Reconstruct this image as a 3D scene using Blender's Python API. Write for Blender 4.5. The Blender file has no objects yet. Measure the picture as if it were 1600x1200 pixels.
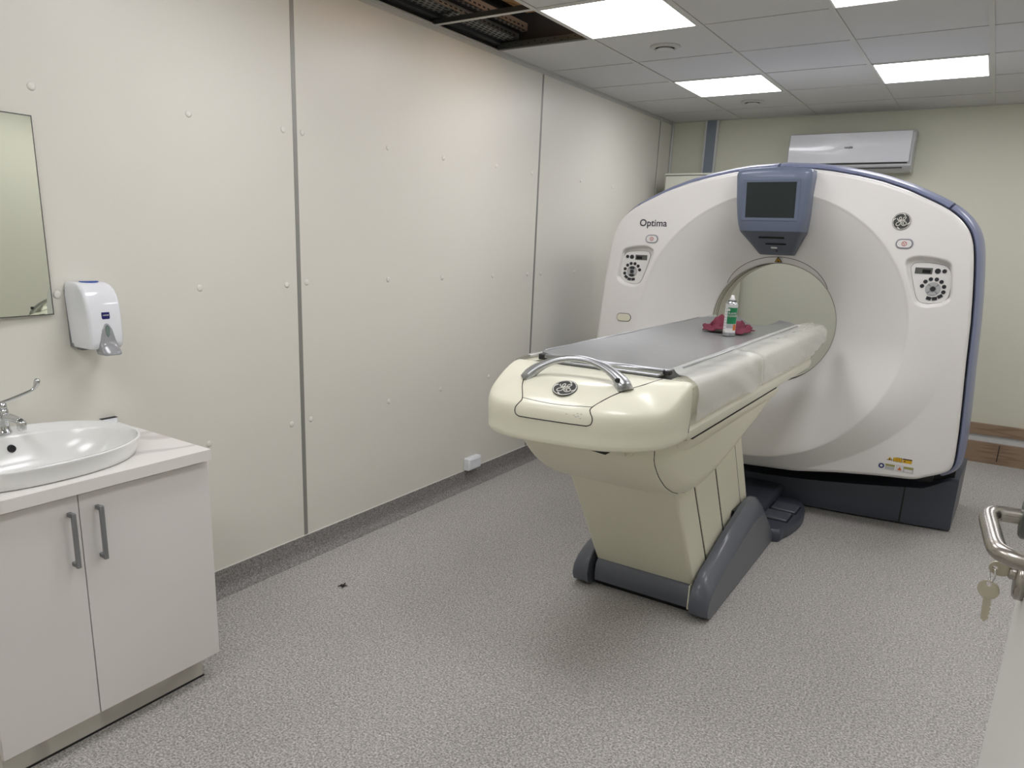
import bpy, math, random
import numpy as np
from mathutils import Vector, Matrix, noise
from mathutils.bvhtree import BVHTree

PI = math.pi
scn = bpy.context.scene
COL = scn.collection
random.seed(7)

# ------------------------------------------------------------------ camera
YAW, PITCH, ROLL = -0.5870, -0.2483, 0.0350
CAM = Vector((2.6056, 0.0, 1.5774))
F_PX = 1146.8
cam_d = bpy.data.cameras.new('camera')
cam = bpy.data.objects.new('camera', cam_d)
COL.objects.link(cam)
_f = Vector((math.sin(YAW)*math.cos(PITCH), math.cos(YAW)*math.cos(PITCH), math.sin(PITCH)))
_r = Vector((math.cos(YAW), -math.sin(YAW), 0))
_u = _r.cross(_f)
_c, _s = math.cos(ROLL), math.sin(ROLL)
_r2 = _c*_r + _s*_u
_u2 = -_s*_r + _c*_u
_m = Matrix((( _r2.x, _u2.x, -_f.x, CAM.x), (_r2.y, _u2.y, -_f.y, CAM.y), (_r2.z, _u2.z, -_f.z, CAM.z), (0, 0, 0, 1)))
cam.matrix_world = _m
cam_d.sensor_fit = 'HORIZONTAL'
cam_d.sensor_width = 36.0
cam_d.lens = F_PX/1600*36.0
cam_d.shift_x = 40.06/1600
cam_d.shift_y = 60.26/1600
cam_d.clip_start = 0.02
cam_d.clip_end = 60
scn.camera = cam

# ------------------------------------------------------------------ world, exposure, light levels
w = bpy.data.worlds.new('world'); scn.world = w
w.use_nodes = True
w.node_tree.nodes['Background'].inputs[0].default_value = (0.5, 0.52, 0.5, 1)
w.node_tree.nodes['Background'].inputs[1].default_value = 0.02
scn.view_settings.view_transform = 'Standard'
scn.view_settings.look = 'None'
scn.view_settings.gamma = 1
scn.view_settings.exposure = 0.95
PANEL_POWER = 5.2                       # emission of the ceiling light panels
PANEL_COLOR = (1.0, 0.985, 1.03)

# ------------------------------------------------------------------ materials
def lin(c):
    return tuple(((x/255)/12.92 if x/255 <= 0.04045 else (((x/255)+0.055)/1.055)**2.4) for x in c)

def mat(name, rgb, rough=0.5, metal=0.0, coat=0.0, bump=0.0, bscale=60, alpha=1.0, spec=0.5, emit=None, var=0.0, vscale=3.0):
    m = bpy.data.materials.new(name); m.use_nodes = True
    nt = m.node_tree; b = nt.nodes['Principled BSDF']
    c = lin(rgb)
    b.inputs['Base Color'].default_value = (*c, 1)
    b.inputs['Roughness'].default_value = rough
    b.inputs['Metallic'].default_value = metal
    b.inputs['Coat Weight'].default_value = coat
    b.inputs['Coat Roughness'].default_value = 0.08
    b.inputs['Specular IOR Level'].default_value = spec
    b.inputs['Alpha'].default_value = alpha
    tc = nt.nodes.new('ShaderNodeTexCoord')
    n = nt.nodes.new('ShaderNodeTexNoise'); n.inputs['Scale'].default_value = vscale; n.inputs['Detail'].default_value = 4
    nt.links.new(tc.outputs['Object'], n.inputs['Vector'])
    mx = nt.nodes.new('ShaderNodeMixRGB'); mx.blend_type = 'MIX'
    k = max(var, 0.02)
    mx.inputs[1].default_value = (*[x*(1-k) for x in c], 1)
    mx.inputs[2].default_value = (*[min(1, x*(1+k)) for x in c], 1)
    nt.links.new(n.outputs['Fac'], mx.inputs[0]); nt.links.new(mx.outputs[0], b.inputs['Base Color'])
    if bump > 0:
        n2 = nt.nodes.new('ShaderNodeTexNoise'); n2.inputs['Scale'].default_value = bscale; n2.inputs['Detail'].default_value = 3
        nt.links.new(tc.outputs['Object'], n2.inputs['Vector'])
        bp = nt.nodes.new('ShaderNodeBump'); bp.inputs['Strength'].default_value = bump; bp.inputs['Distance'].default_value = 0.002
        nt.links.new(n2.outputs['Fac'], bp.inputs['Height']); nt.links.new(bp.outputs[0], b.inputs['Normal'])
    if emit:
        b.inputs['Emission Color'].default_value = (*emit[0], 1); b.inputs['Emission Strength'].default_value = emit[1]
    return m

def speckle(name, dark, mid, light, rough=0.6):
    m = bpy.data.materials.new(name); m.use_nodes = True
    nt = m.node_tree; b = nt.nodes['Principled BSDF']; b.inputs['Roughness'].default_value = rough
    b.inputs['Specular IOR Level'].default_value = 0.3
    tc = nt.nodes.new('ShaderNodeTexCoord')
    n = nt.nodes.new('ShaderNodeTexNoise'); n.inputs['Scale'].default_value = 135; n.inputs['Detail'].default_value = 3
    n.inputs['Roughness'].default_value = 0.75
    v = nt.nodes.new('ShaderNodeTexVoronoi'); v.inputs['Scale'].default_value = 210
    big = nt.nodes.new('ShaderNodeTexNoise'); big.inputs['Scale'].default_value = 1.3; big.inputs['Detail'].default_value = 5
    for q in (n, v, big): nt.links.new(tc.outputs['Object'], q.inputs['Vector'])
    r = nt.nodes.new('ShaderNodeValToRGB')
    e = r.color_ramp.elements
    e[0].position = 0.36; e[0].color = (*lin(dark), 1)
    e[1].position = 0.64; e[1].color = (*lin(light), 1)
    k = r.color_ramp.elements.new(0.5); k.color = (*lin(mid), 1)
    nt.links.new(n.outputs['Fac'], r.inputs[0])
    mx = nt.nodes.new('ShaderNodeMixRGB'); mx.blend_type = 'OVERLAY'; mx.inputs[0].default_value = 0.25
    bw = nt.nodes.new('ShaderNodeRGBToBW')
    nt.links.new(v.outputs['Color'], bw.inputs[0])
    nt.links.new(r.outputs[0], mx.inputs[1]); nt.links.new(bw.outputs[0], mx.inputs[2])
    mr = nt.nodes.new('ShaderNodeMapRange'); mr.inputs['To Min'].default_value = 0.90; mr.inputs['To Max'].default_value = 1.08
    nt.links.new(big.outputs['Fac'], mr.inputs['Value'])
    mu = nt.nodes.new('ShaderNodeVectorMath'); mu.operation = 'SCALE'
    nt.links.new(mx.outputs[0], mu.inputs[0]); nt.links.new(mr.outputs[0], mu.inputs['Scale'])
    nt.links.new(mu.outputs[0], b.inputs['Base Color'])
    return m

def veined(name, base, vein, scale, dist, detail=6, rough=0.35, stretch=(1, 1, 1)):
    m = bpy.data.materials.new(name); m.use_nodes = True
    nt = m.node_tree; b = nt.nodes['Principled BSDF']; b.inputs['Roughness'].default_value = rough
    tc = nt.nodes.new('ShaderNodeTexCoord'); mp = nt.nodes.new('ShaderNodeMapping')
    mp.inputs['Scale'].default_value = stretch; mp.inputs['Rotation'].default_value = (0, 0, 0.5)
    nt.links.new(tc.outputs['Object'], mp.inputs['Vector'])
    wv = nt.nodes.new('ShaderNodeTexWave'); wv.inputs['Scale'].default_value = scale; wv.inputs['Distortion'].default_value = dist
    wv.inputs['Detail'].default_value = detail; wv.inputs['Detail Scale'].default_value = 1.2
    nt.links.new(mp.outputs[0], wv.inputs['Vector'])
    r = nt.nodes.new('ShaderNodeValToRGB'); e = r.color_ramp.elements
    e[0].position = 0.0; e[0].color = (*lin(vein), 1); e[1].position = 0.13; e[1].color = (*lin(base), 1)
    nt.links.new(wv.outputs['Fac'], r.inputs[0]); nt.links.new(r.outputs[0], b.inputs['Base Color'])
    return m

M = {}
M['wall'] = mat('wall_laminate', (224, 222, 211), 0.36, bump=0.12, bscale=260, var=0.015, vscale=1.2, spec=0.5)
M['back'] = mat('back_wall_paint', (214, 214, 197), 0.5, bump=0.2, bscale=220, spec=0.3)
M['joint'] = mat('joint_profile', (150, 149, 143), 0.4, metal=0.3)
M['cap'] = mat('screw_cap', (228, 226, 216), 0.4)
M['tile'] = mat('ceiling_tile', (205, 205, 203), 0.8, bump=0.3, bscale=400, spec=0.2)
M['tee'] = mat('ceiling_tee', (196, 196, 190), 0.45)
M['teedark'] = mat('tee_web', (66, 68, 66), 0.5, metal=0.3)
M['floor'] = speckle('floor_vinyl', (128, 126, 122), (171, 168, 163), (208, 205, 200))
M['cove'] = speckle('cove_vinyl', (104, 102, 101), (134, 131, 129), (160, 157, 154))
M['wax'] = mat('panel_edge', (226, 226, 218), 0.4)
M['void'] = mat('void_shade', (38, 35, 32), 0.9)
M['galv'] = mat('galvanised_steel', (120, 124, 124), 0.38, metal=0.85)
M['darkmetal'] = mat('dark_channel', (72, 74, 74), 0.5, metal=0.5)
M['rail'] = mat('brown_rail', (112, 100, 86), 0.5, metal=0.4)
M['hole'] = mat('hole_black', (10, 10, 10), 0.8)
M['light'] = mat('light_diffuser', (255, 255, 255), 0.5, emit=(PANEL_COLOR, PANEL_POWER))
M['lframe'] = mat('light_frame', (236, 236, 232), 0.4)
M['gwhite'] = mat('gantry_white', (226, 224, 220), 0.34, coat=0.15, bump=0.08, bscale=500, spec=0.45)
M['gbody'] = mat('gantry_rear_shell', (176, 178, 184), 0.4, spec=0.4)
M['bore'] = mat('bore_liner', (222, 220, 204), 0.45)
M['blue'] = mat('blue_grey_trim', (124, 131, 158), 0.36, coat=0.2)
M['pad'] = mat('display_pod', (100, 110, 130), 0.36, coat=0.25, bump=0.06, bscale=600)
M['paddark'] = mat('display_pod_lower', (76, 83, 98), 0.4, coat=0.15)
M['screen'] = mat('screen_glass', (44, 50, 50), 0.22, coat=0.0, spec=0.35)
M['dark'] = mat('black_plastic', (22, 22, 24), 0.5)
M['line'] = mat('seam_shadow_gap', (46, 45, 42), 0.7)
M['button'] = mat('black_button', (34, 36, 40), 0.4)
M['silverring'] = mat('silver_keypad', (150, 152, 154), 0.35, metal=0.3)
M['silverkey'] = mat('silver_key', (182, 184, 186), 0.3, metal=0.3)
M['plate'] = mat('panel_plate', (222, 221, 218), 0.4)
M['base'] = mat('gantry_base', (66, 71, 82), 0.42, coat=0.1)
M['foot'] = mat('foot_cover', (86, 90, 99), 0.36, coat=0.2)
M['cream'] = mat('table_cream', (232, 231, 210), 0.3, coat=0.25, spec=0.45)
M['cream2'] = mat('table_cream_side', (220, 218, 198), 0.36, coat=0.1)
M['ped'] = mat('pedestal_cream', (227, 225, 203), 0.4)
M['mattress'] = mat('cradle_grey', (132, 134, 133), 0.36, coat=0.22, bump=0.5, bscale=14, var=0.04, vscale=4)
M['silver'] = mat('satin_silver', (176, 178, 180), 0.28, metal=0.9)
M['chrome'] = mat('chrome', (205, 207, 208), 0.06, metal=1.0)
M['steel'] = mat('brushed_steel', (168, 164, 156), 0.27, metal=1.0)
M['brass'] = mat('nickel_key', (186, 180, 162), 0.3, metal=0.6)
M['logo'] = mat('logo_dark', (62, 64, 62), 0.4)
M['logow'] = mat('logo_light', (224, 224, 214), 0.4)
M['ink'] = mat('ink_dark', (52, 56, 66), 0.5)
M['red'] = mat('ink_red', (176, 66, 60), 0.5)
M['yellow'] = mat('label_yellow', (214, 168, 32), 0.5)
M['olive'] = mat('label_olive', (150, 146, 70), 0.5)
M['lblue'] = mat('label_blue', (38, 50, 110), 0.5)
M['lwhite'] = mat('label_white', (214, 214, 212), 0.5)
M['lorange'] = mat('label_orange', (200, 110, 50), 0.5)
M['cabinet'] = mat('cabinet_white', (226, 223, 218), 0.45, var=0.01)
M['marble'] = veined('marble_laminate', (232, 230, 224), (206, 202, 197), 0.9, 16.0, detail=3, stretch=(1.6, 1.0, 1))
M['plinth'] = veined('plinth_marble', (214, 211, 200), (196, 192, 182), 0.9, 16.0, detail=3)
M['handle'] = mat('handle_grey', (140, 142, 144), 0.4, metal=0.6)
M['ceramic'] = mat('ceramic_white', (232, 233, 230), 0.2, coat=0.35)
M['mirror'] = mat('mirror_glass', (222, 226, 214), 0.01, metal=1.0)
M['mframe'] = mat('mirror_edge', (92, 96, 92), 0.3, metal=0.6)
M['disp'] = mat('dispenser_white', (232, 234, 238), 0.09, coat=0.5)
M['dgrey'] = mat('dispenser_lever', (150, 152, 154), 0.18, coat=0.5)
M['dback'] = mat('dispenser_back', (112, 114, 116), 0.4)
M['dwin'] = mat('dispenser_window', (112, 130, 124), 0.2)
M['dblue'] = mat('dispenser_blue', (44, 78, 160), 0.4)
M['navy'] = mat('badge_navy', (16, 26, 100), 0.3)
M['socket'] = mat('socket_white', (232, 236, 240), 0.3, coat=0.3)
M['ac'] = mat('aircon_white', (226, 228, 232), 0.2, coat=0.5)
M['acgrey'] = mat('aircon_grey', (190, 191, 192), 0.35)
M['wood'] = veined('wood_brown', (150, 128, 106), (132, 110, 90), 3.0, 3.0, stretch=(0.15, 0.15, 9), rough=0.5)
M['osb'] = veined('osb_board', (150, 112, 66), (104, 74, 40), 2.0, 9.0, rough=0.8)
M['duct'] = mat('trunking_grey', (128, 138, 150), 0.45)
M['ductw'] = mat('trunking_edge', (206, 208, 208), 0.4)
M['cab2'] = mat('cabinet_cream', (214, 215, 200), 0.45)
M['can'] = mat('can_white', (222, 222, 220), 0.28, metal=0.15)
M['green'] = mat('label_green', (20, 120, 74), 0.35)
M['cloth'] = mat('cloth_maroon', (112, 46, 63), 0.9, bump=0.5, bscale=300, var=0.15, vscale=30)
M['lever'] = mat('rosette_grey', (104, 106, 104), 0.35, metal=0.7)
M['door'] = mat('door_white', (222, 222, 216), 0.4)
M['debris'] = mat('dry_leaf', (44, 40, 34), 0.8)

def sheet_material():
    m = bpy.data.materials.new('clear_plastic_film'); m.use_nodes = True
    nt = m.node_tree; b = nt.nodes['Principled BSDF']
    b.inputs['Base Color'].default_value = (*lin((234, 235, 228)), 1)
    b.inputs['Roughness'].default_value = 0.16
    b.inputs['Alpha'].default_value = 0.62
    b.inputs['Coat Weight'].default_value = 0.3
    return m
M['film'] = sheet_material()

# ------------------------------------------------------------------ mesh helpers
class MB:
    def __init__(self): self.v = []; self.f = []; self.sm = []
    def add(self, vs, fs, smooth=False, mtx=None):
        o = len(self.v)
        if mtx is not None: vs = [mtx @ Vector(p) for p in vs]
        self.v += [tuple(p) for p in vs]
        self.f += [tuple(i+o for i in f) for f in fs]
        self.sm += [smooth]*len(fs)
        return self
    def box(self, x0, x1, y0, y1, z0, z1, mtx=None):
        vs = [(x, y, z) for z in (z0, z1) for y in (y0, y1) for x in (x0, x1)]
        return self.add(vs, [(0, 2, 3, 1), (4, 5, 7, 6), (0, 1, 5, 4), (2, 6, 7, 3), (0, 4, 6, 2), (1, 3, 7, 5)], mtx=mtx)
    def rings(self, rs, closed=True, cap0=True, cap1=True, smooth=True, mtx=None):
        n = len(rs[0]); vs = [p for r in rs for p in r]; fs = []
        for k in range(len(rs)-1):
            for i in range(n if closed else n-1):
                j = (i+1) % n
                fs.append((k*n+i, k*n+j, (k+1)*n+j, (k+1)*n+i))
        self.add(vs, fs, smooth, mtx)
        o = len(self.v)-len(vs)
        if closed and cap0: self.f.append(tuple(o+i for i in reversed(range(n)))); self.sm.append(False)
        if closed and cap1: self.f.append(tuple(o+(len(rs)-1)*n+i for i in range(n))); self.sm.append(False)
        return self
    def prism(self, pts, fn0, fn1, smooth=False):
        return self.rings([[fn0(*p) for p in pts], [fn1(*p) for p in pts]], smooth=smooth)
    def tube(self, path, r, n=12, smooth=True, caps=True, flat=1.0, up=None):
        path = [Vector(p) for p in path]; rs = []
        rr = r if hasattr(r, '__len__') else [r]*len(path)
        prev = None
        for i, p in enumerate(path):
            t = (path[min(i+1, len(path)-1)]-path[max(i-1, 0)]).normalized()
            if prev is None:
                a = Vector(up) if up else (Vector((0, 0, 1)) if abs(t.z) < 0.9 else Vector((1, 0, 0)))
                nrm = (a - t*a.dot(t)).normalized()
            else: nrm = (prev - t*prev.dot(t)).normalized()
            prev = nrm; b = t.cross(nrm)
            rs.append([tuple(p + nrm*math.cos(2*PI*k/n)*rr[i]*flat + b*math.sin(2*PI*k/n)*rr[i]) for k in range(n)])
        return self.rings(rs, cap0=caps, cap1=caps, smooth=smooth)
    def lathe(self, prof, c, axis='z', n=32, smooth=True):
        rs = []
        for r, h in prof:
            ring = []
            for k in range(n):
                a = 2*PI*k/n; x, y = r*math.cos(a), r*math.sin(a)
                if axis == 'z': ring.append((c[0]+x, c[1]+y, c[2]+h))
                elif axis == 'y': ring.append((c[0]+x, c[1]+h, c[2]+y))
                else: ring.append((c[0]+h, c[1]+x, c[2]+y))
            rs.append(ring)
        return self.rings(rs, smooth=smooth)

ORG = {}
def link(name, me, parent=None):
    o = bpy.data.objects.new(name, me); COL.objects.link(o)
    if parent is not None: o.parent = parent
    return o

def part(name, mb, m, parent=None, bevel=0.0, seg=2, label=None, org=None, solid=0.0, sub=0, autos=None):
    """one mesh object built from world coordinates; its origin is the parent's"""
    if org is None: org = ORG.get(parent.name, Vector((0, 0, 0))) if parent is not None else Vector((0, 0, 0))
    org = Vector(org)
    me = bpy.data.meshes.new(name)
    me.from_pydata([tuple(Vector(p)-org) for p in mb.v], [], mb.f)
    for p, s in zip(me.polygons, mb.sm): p.use_smooth = s
    me.materials.append(m); me.validate(); me.update()
    import bmesh as bme
    b = bme.new(); b.from_mesh(me); bme.ops.recalc_face_normals(b, faces=b.faces[:])
    if autos is not None:
        for e in b.edges:
            if len(e.link_faces) == 2 and e.calc_face_angle(0) > autos: e.smooth = False
    b.to_mesh(me); b.free()
    o = link(name, me, parent)
    if parent is None: o.location = org
    ORG[o.name] = org
    if bevel:
        md = o.modifiers.new('bevel', 'BEVEL'); md.width = bevel; md.segments = seg; md.limit_method = 'ANGLE'; md.angle_limit = 0.6
        md.harden_normals = False
        for p in me.polygons: p.use_smooth = True
        try: me.set_sharp_from_angle(angle=0.9)
        except Exception: pass
    if solid:
        md = o.modifiers.new('solid', 'SOLIDIFY'); md.thickness = solid; md.offset = 0
    if sub:
        md = o.modifiers.new('sub', 'SUBSURF'); md.levels = sub; md.render_levels = sub
    if label: o['label'] = label
    return o

def thing(name, loc, label, cat, group=None):
    o = bpy.data.objects.new(name, None); COL.objects.link(o); o.location = loc
    o.empty_display_size = 0.1
    o['label'] = label; o['category'] = cat
    if group: o['group'] = group
    ORG[o.name] = Vector(loc)
    return o
def tag(o, label, cat, group=None):
    o['label'] = label; o['category'] = cat
    if group: o['group'] = group
    return o
def struct(o): o['kind'] = 'structure'; return o
def dup(root, loc, label=None):
    r = root.copy(); COL.objects.link(r); r.location = loc
    if label: r['label'] = label
    for ch in list(root.children):
        c = ch.copy(); COL.objects.link(c); c.parent = r
        for g in list(ch.children):
            d = g.copy(); COL.objects.link(d); d.parent = c
    return r

def text_mb(s, size, mtx, depth=0.0008):
    """flat lettering, x right / y up in its own plane, centred, carried to mtx"""
    cu = bpy.data.curves.new('lettering', 'FONT'); cu.body = s; cu.size = size; cu.align_x = 'CENTER'; cu.align_y = 'CENTER'
    cu.extrude = depth/2; cu.offset = size*0.012; cu.resolution_u = 4
    o = bpy.data.objects.new('lettering', cu); COL.objects.link(o)
    bpy.context.view_layer.update()
    dg = bpy.context.evaluated_depsgraph_get()
    me = bpy.data.meshes.new_from_object(o.evaluated_get(dg))
    mb = MB().add([tuple(v.co) for v in me.vertices], [tuple(p.vertices) for p in me.polygons], mtx=mtx)
    bpy.data.objects.remove(o); bpy.data.curves.remove(cu); bpy.data.meshes.remove(me)
    return mb
def frame(o, x, y):
    """matrix with origin o, x axis, y axis"""
    x = Vector(x).normalized(); y = Vector(y); y = (y-x*y.dot(x)).normalized(); z = x.cross(y)
    return Matrix(((x.x, y.x, z.x, o[0]), (x.y, y.y, z.y, o[1]), (x.z, y.z, z.z, o[2]), (0, 0, 0, 1)))

def spline(pts, n=8):
    P = [Vector(p) for p in pts]; out = []
    for i in range(len(P)-1):
        p0 = P[max(i-1, 0)]; p1 = P[i]; p2 = P[i+1]; p3 = P[min(i+2, len(P)-1)]
        for k in range(n):
            t = k/n
            out.append(0.5*((2*p1)+(-p0+p2)*t+(2*p0-5*p1+4*p2-p3)*t*t+(-p0+3*p1-3*p2+p3)*t**3))
    out.append(P[-1]); return out

def disc_mb(c, r, mtx, d=0.002, n=40):
    a = [(c[0]+r*math.cos(2*PI*k/n), c[1]+r*math.sin(2*PI*k/n)) for k in range(n)]
    return MB().rings([[mtx @ Vector((x, y, 0)) for x, y in a], [mtx @ Vector((x, y, d)) for x, y in a]], smooth=False)
def ribbon_mb(pts, wd, mtx, z=0.0, d=0.0008, mb=None):
    mb = mb or MB()
    P = [Vector((p[0], p[1], 0)) for p in pts]
    ww = wd if hasattr(wd, '__len__') else [wd]*len(P)
    L = []; Rr = []
    for i, p in enumerate(P):
        t = (P[min(i+1, len(P)-1)]-P[max(i-1, 0)])
        t = t.normalized() if t.length > 1e-9 else Vector((1, 0, 0))
        nn = Vector((-t.y, t.x, 0))*ww[i]/2
        L.append(p+nn); Rr.append(p-nn)
    vs = [mtx @ Vector((q.x, q.y, z)) for q in L+Rr] + [mtx @ Vector((q.x, q.y, z+d)) for q in L+Rr]
    n = len(P); fs = []
    for i in range(n-1):
        fs += [(i, i+1, n+i+1, n+i), (2*n+i, 3*n+i, 3*n+i+1, 2*n+i+1), (i, 2*n+i, 2*n+i+1, i+1), (n+i, n+i+1, 3*n+i+1, 3*n+i)]
    fs += [(0, n, 3*n, 2*n), (n-1, 3*n-1, 4*n-1, 2*n-1)]
    return mb.add(vs, fs)

def smoothstep(a, b, x):
    t = min(1, max(0, (x-a)/(b-a))); return t*t*(3-2*t)
def lerp(a, b, t): return a+(b-a)*t

# script monogram badge: dark disc, light ring, four swirls and two cursive letters
_G = [(640, 335), (622, 375), (645, 430), (690, 445), (760, 415), (812, 370), (828, 332), (790, 318), (730, 350), (690, 405), (700, 440), (745, 430), (790, 415), (745, 460), (700, 525), (640, 580), (560, 605), (490, 598), (468, 570), (500, 525), (570, 492), (660, 478), (760, 462), (820, 425)]
_E = [(955, 470), (895, 468), (855, 440), (880, 395), (945, 352), (1020, 342), (1040, 362), (1005, 398), (930, 430), (860, 458), (790, 495), (735, 545), (722, 595), (760, 632), (830, 642), (905, 618), (955, 575), (950, 530), (900, 508), (840, 522), (800, 560), (815, 598), (850, 590)]
_A = np.array([[404, 198], [57, -294]], float); _Ai = np.linalg.inv(_A)
def _unit(pts): return [tuple(_Ai @ (np.array(p, float)-np.array([770, 478]))) for p in pts]
def badge(parent, mtx, R, label=None):
    """logo badge as a part with its light strokes as a sub-part"""
    o = part('logo_badge', disc_mb((0, 0), R, mtx, 0.003), M['logo'], parent, label=label)
    mb = MB()
    for st in (_G, _E):
        u = spline([(a*R*0.98, b*R*0.98, 0) for a, b in _unit(st)], 6)
        ribbon_mb([(p.x, p.y) for p in u], R*0.068, mtx, 0.003, mb=mb)
    n = 64
    ribbon_mb([(R*0.93*math.cos(2*PI*k/n), R*0.93*math.sin(2*PI*k/n)) for k in range(n+1)], R*0.05, mtx, 0.003, mb=mb)
    for q in range(4):
        a0 = PI/2*q+0.55
        pts = []; ws = []
        for k in range(15):
            t = k/14; a = a0-1.05*t; r = R*(0.90-0.15*smoothstep(0.55, 1, t))
            pts.append((r*math.cos(a), r*math.sin(a))); ws.append(R*(0.03+0.07*smoothstep(0.3, 0.9, t)))
        ribbon_mb(pts, ws, mtx, 0.003, mb=mb)
    part('monogram', mb, M['logow'], o)
    return o

# ================================================================== the room
W, D, H = 4.0, 6.784, 2.622           # room width, y of the back wall, ceiling height
YF = -0.9                               # wall behind the camera
X0 = 0.011; TS = 0.6; Y0 = 3.288        # ceiling grid

def quadbox(*a): return MB().box(*a)
struct(part('floor', MB().box(-0.1, W+0.1, YF-0.1, D+0.1, -0.12, 0), M['floor']))
wl = struct(part('wall_left', MB().box(-0.12, 0, YF-0.1, D+0.12, 0, 3.35), M['wall']))
for y, hw in ((2.337, 0.011), (4.440, 0.009), (6.486, 0.007)):
    part('joint_profile', MB().box(-0.001, 0.002, y-hw, y+hw, 0.11, H), M['joint'], wl)
for z in (1.99, 1.34, 0.69):
    for y in (1.262, 1.815, 2.272, 2.386, 2.948, 3.405, 3.93, 4.36, 4.53, 5.05, 5.6):
        if z < 1 and y < 1.5: continue
        if z > 1.9 and abs(y-4.53) < .1: continue
        c = (0, y+random.uniform(-.008, .008), z+random.uniform(-.004, .006))
        part('screw_cap', MB().lathe([(0.0135, -0.001), (0.0135, 0.001), (0.009, 0.003), (0.004, 0.0035)], c, 'x', 20), M['cap'], wl)
wb = struct(part('wall_back', MB().box(-0.12, W+0.12, D, D+0.12, 0, 3.35), M['back']))
for x in (1.501,):
    part('joint_line', MB().box(x-0.003, x+0.003, D-0.0006, D+0.001, 0.1, H), M['back'], wb)
struct(part('wall_right', MB().box(W, W+0.12, YF-0.1, D+0.12, 0, 3.35), M['wall']))
struct(part('wall_front', MB().box(-0.12, W+0.12, YF-0.12, YF, 0, 3.35), M['wall']))
struct(part('wall_entrance', MB().box(2.78, W+0.02, 0.02, 0.12, 0, 3.35), M['wall']))

# coved vinyl baseboards
def cove(name, p0, p1, nrm):
    p0, p1, nn = Vector(p0), Vector(p1), Vector(nrm)
    prof = [(0.0, 0.0), (0.0, 0.11), (0.004, 0.11), (0.005, 0.10), (0.006, 0.045), (0.010, 0.028), (0.018, 0.014), (0.030, 0.005), (0.048, 0.001), (0.048, 0.0)]
    rs = [[tuple(p+nn*a+Vector((0, 0, b))) for a, b in prof] for p in (p0, p1)]
    return struct(part(name, MB().rings(rs, smooth=True), M['cove'], autos=0.7))
bl = cove('baseboard_left', (0.0, YF, 0), (0.0, D, 0), (1, 0, 0))
part('wall_edge_bead', MB().box(0, 0.003, YF, D, 0.109, 0.114), M['wax'], bl)
cove('baseboard_right', (W, YF, 0), (W, D, 0), (-1, 0, 0))
# brown boards and white strip along the back wall
t1 = part('baseboard_back', MB().box(1.0, W, D-0.05, D, 0, 0.160), M['wood'], bevel=0.002); struct(t1)
part('joint_line', MB().box(2.868, 2.874, D-0.052, D-0.049, 0.02, 0.15), M['dark'], t1)
part('lower_lip', MB().box(1.0, W, D-0.06, D-0.045, 0, 0.022), M['wood'], t1)
struct(part('trim_1', MB().box(1.0, W, D-0.022, D, 0.160, 0.215), M['ductw']))
struct(part('trim_2', MB().box(1.0, W, D-0.035, D, 0.215, 0.300), M['wood'], bevel=0.002))
struct(part('trim_3', MB().box(0.004, 0.020, D-0.020, D-0.004, 0, H), M['ductw']))
struct(part('trim_4', MB().box(0.0, 0.006, 6.493, 6.503, 0.1, H), M['wax']))

# ceiling: tiles between a tee grid, two cells open beside the left wall
NX = 7
rows = range(-7, 6)
OPEN = {(0, 0), (0, -1), (0, -2)}
LIGHTS = [(c, r) for c in (1, 3) for r in (-6, -3, 0, 3)] + [(5, 0), (5, 3)]  # last column's two panels are unseen, added to brighten the back
mb = MB()
for c in range(NX):
    for r in rows:
        if (c, r) in OPEN or (c, r) in LIGHTS: continue
        x0 = X0+c*TS; x1 = x0+TS; y0 = Y0+r*TS; y1 = min(y0+TS, D)
        mb.box(x0+0.0125, min(x1-0.0125, W-0.001), y0+0.003, y1-0.003, H+0.004, H+0.016)
ceil = struct(part('ceiling', mb, M['tile']))
mb = MB()
for c in range(NX):
    x = X0+c*TS
    mb.box(x-0.012, x+0.012, YF, D, H, H+0.003)
part('main_tee', mb, M['tee'], ceil)
mb = MB(); mw = MB()
for r in list(rows)+[6]:
    y = Y0+r*TS
    if y > D: continue
    mb.box(0.0, W, y-0.012 if r in (0, -1, -2) else y-0.0035, y+0.012 if r in (0, -1, -2) else y+0.0035, H+0.001, H+0.0035)
part('cross_tee', mb, M['tee'], ceil)
part('wall_angle', MB().box(0, 0.022, YF, D, H-0.001, H+0.0035).box(0, 0.003, YF, D, H-0.02, H), M['tee'], ceil)
part('wall_angle', MB().box(0, W, D-0.018, D, H-0.001, H+0.0035), M['tee'], ceil)
part('tee_web', MB().box(0.0, 0.60, Y0-0.002, Y0+0.002, H+0.003, H+0.030), M['teedark'], ceil)
part('tee_web', MB().box(0.0, 0.60, Y0-TS-0.002, Y0-TS+0.002, H+0.003, H+0.030), M['teedark'], ceil)
part('tee_web', MB().box(0.607, 0.611, Y0-2*TS, Y0+TS, H+0.003, H+0.030), M['teedark'], ceil)

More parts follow.
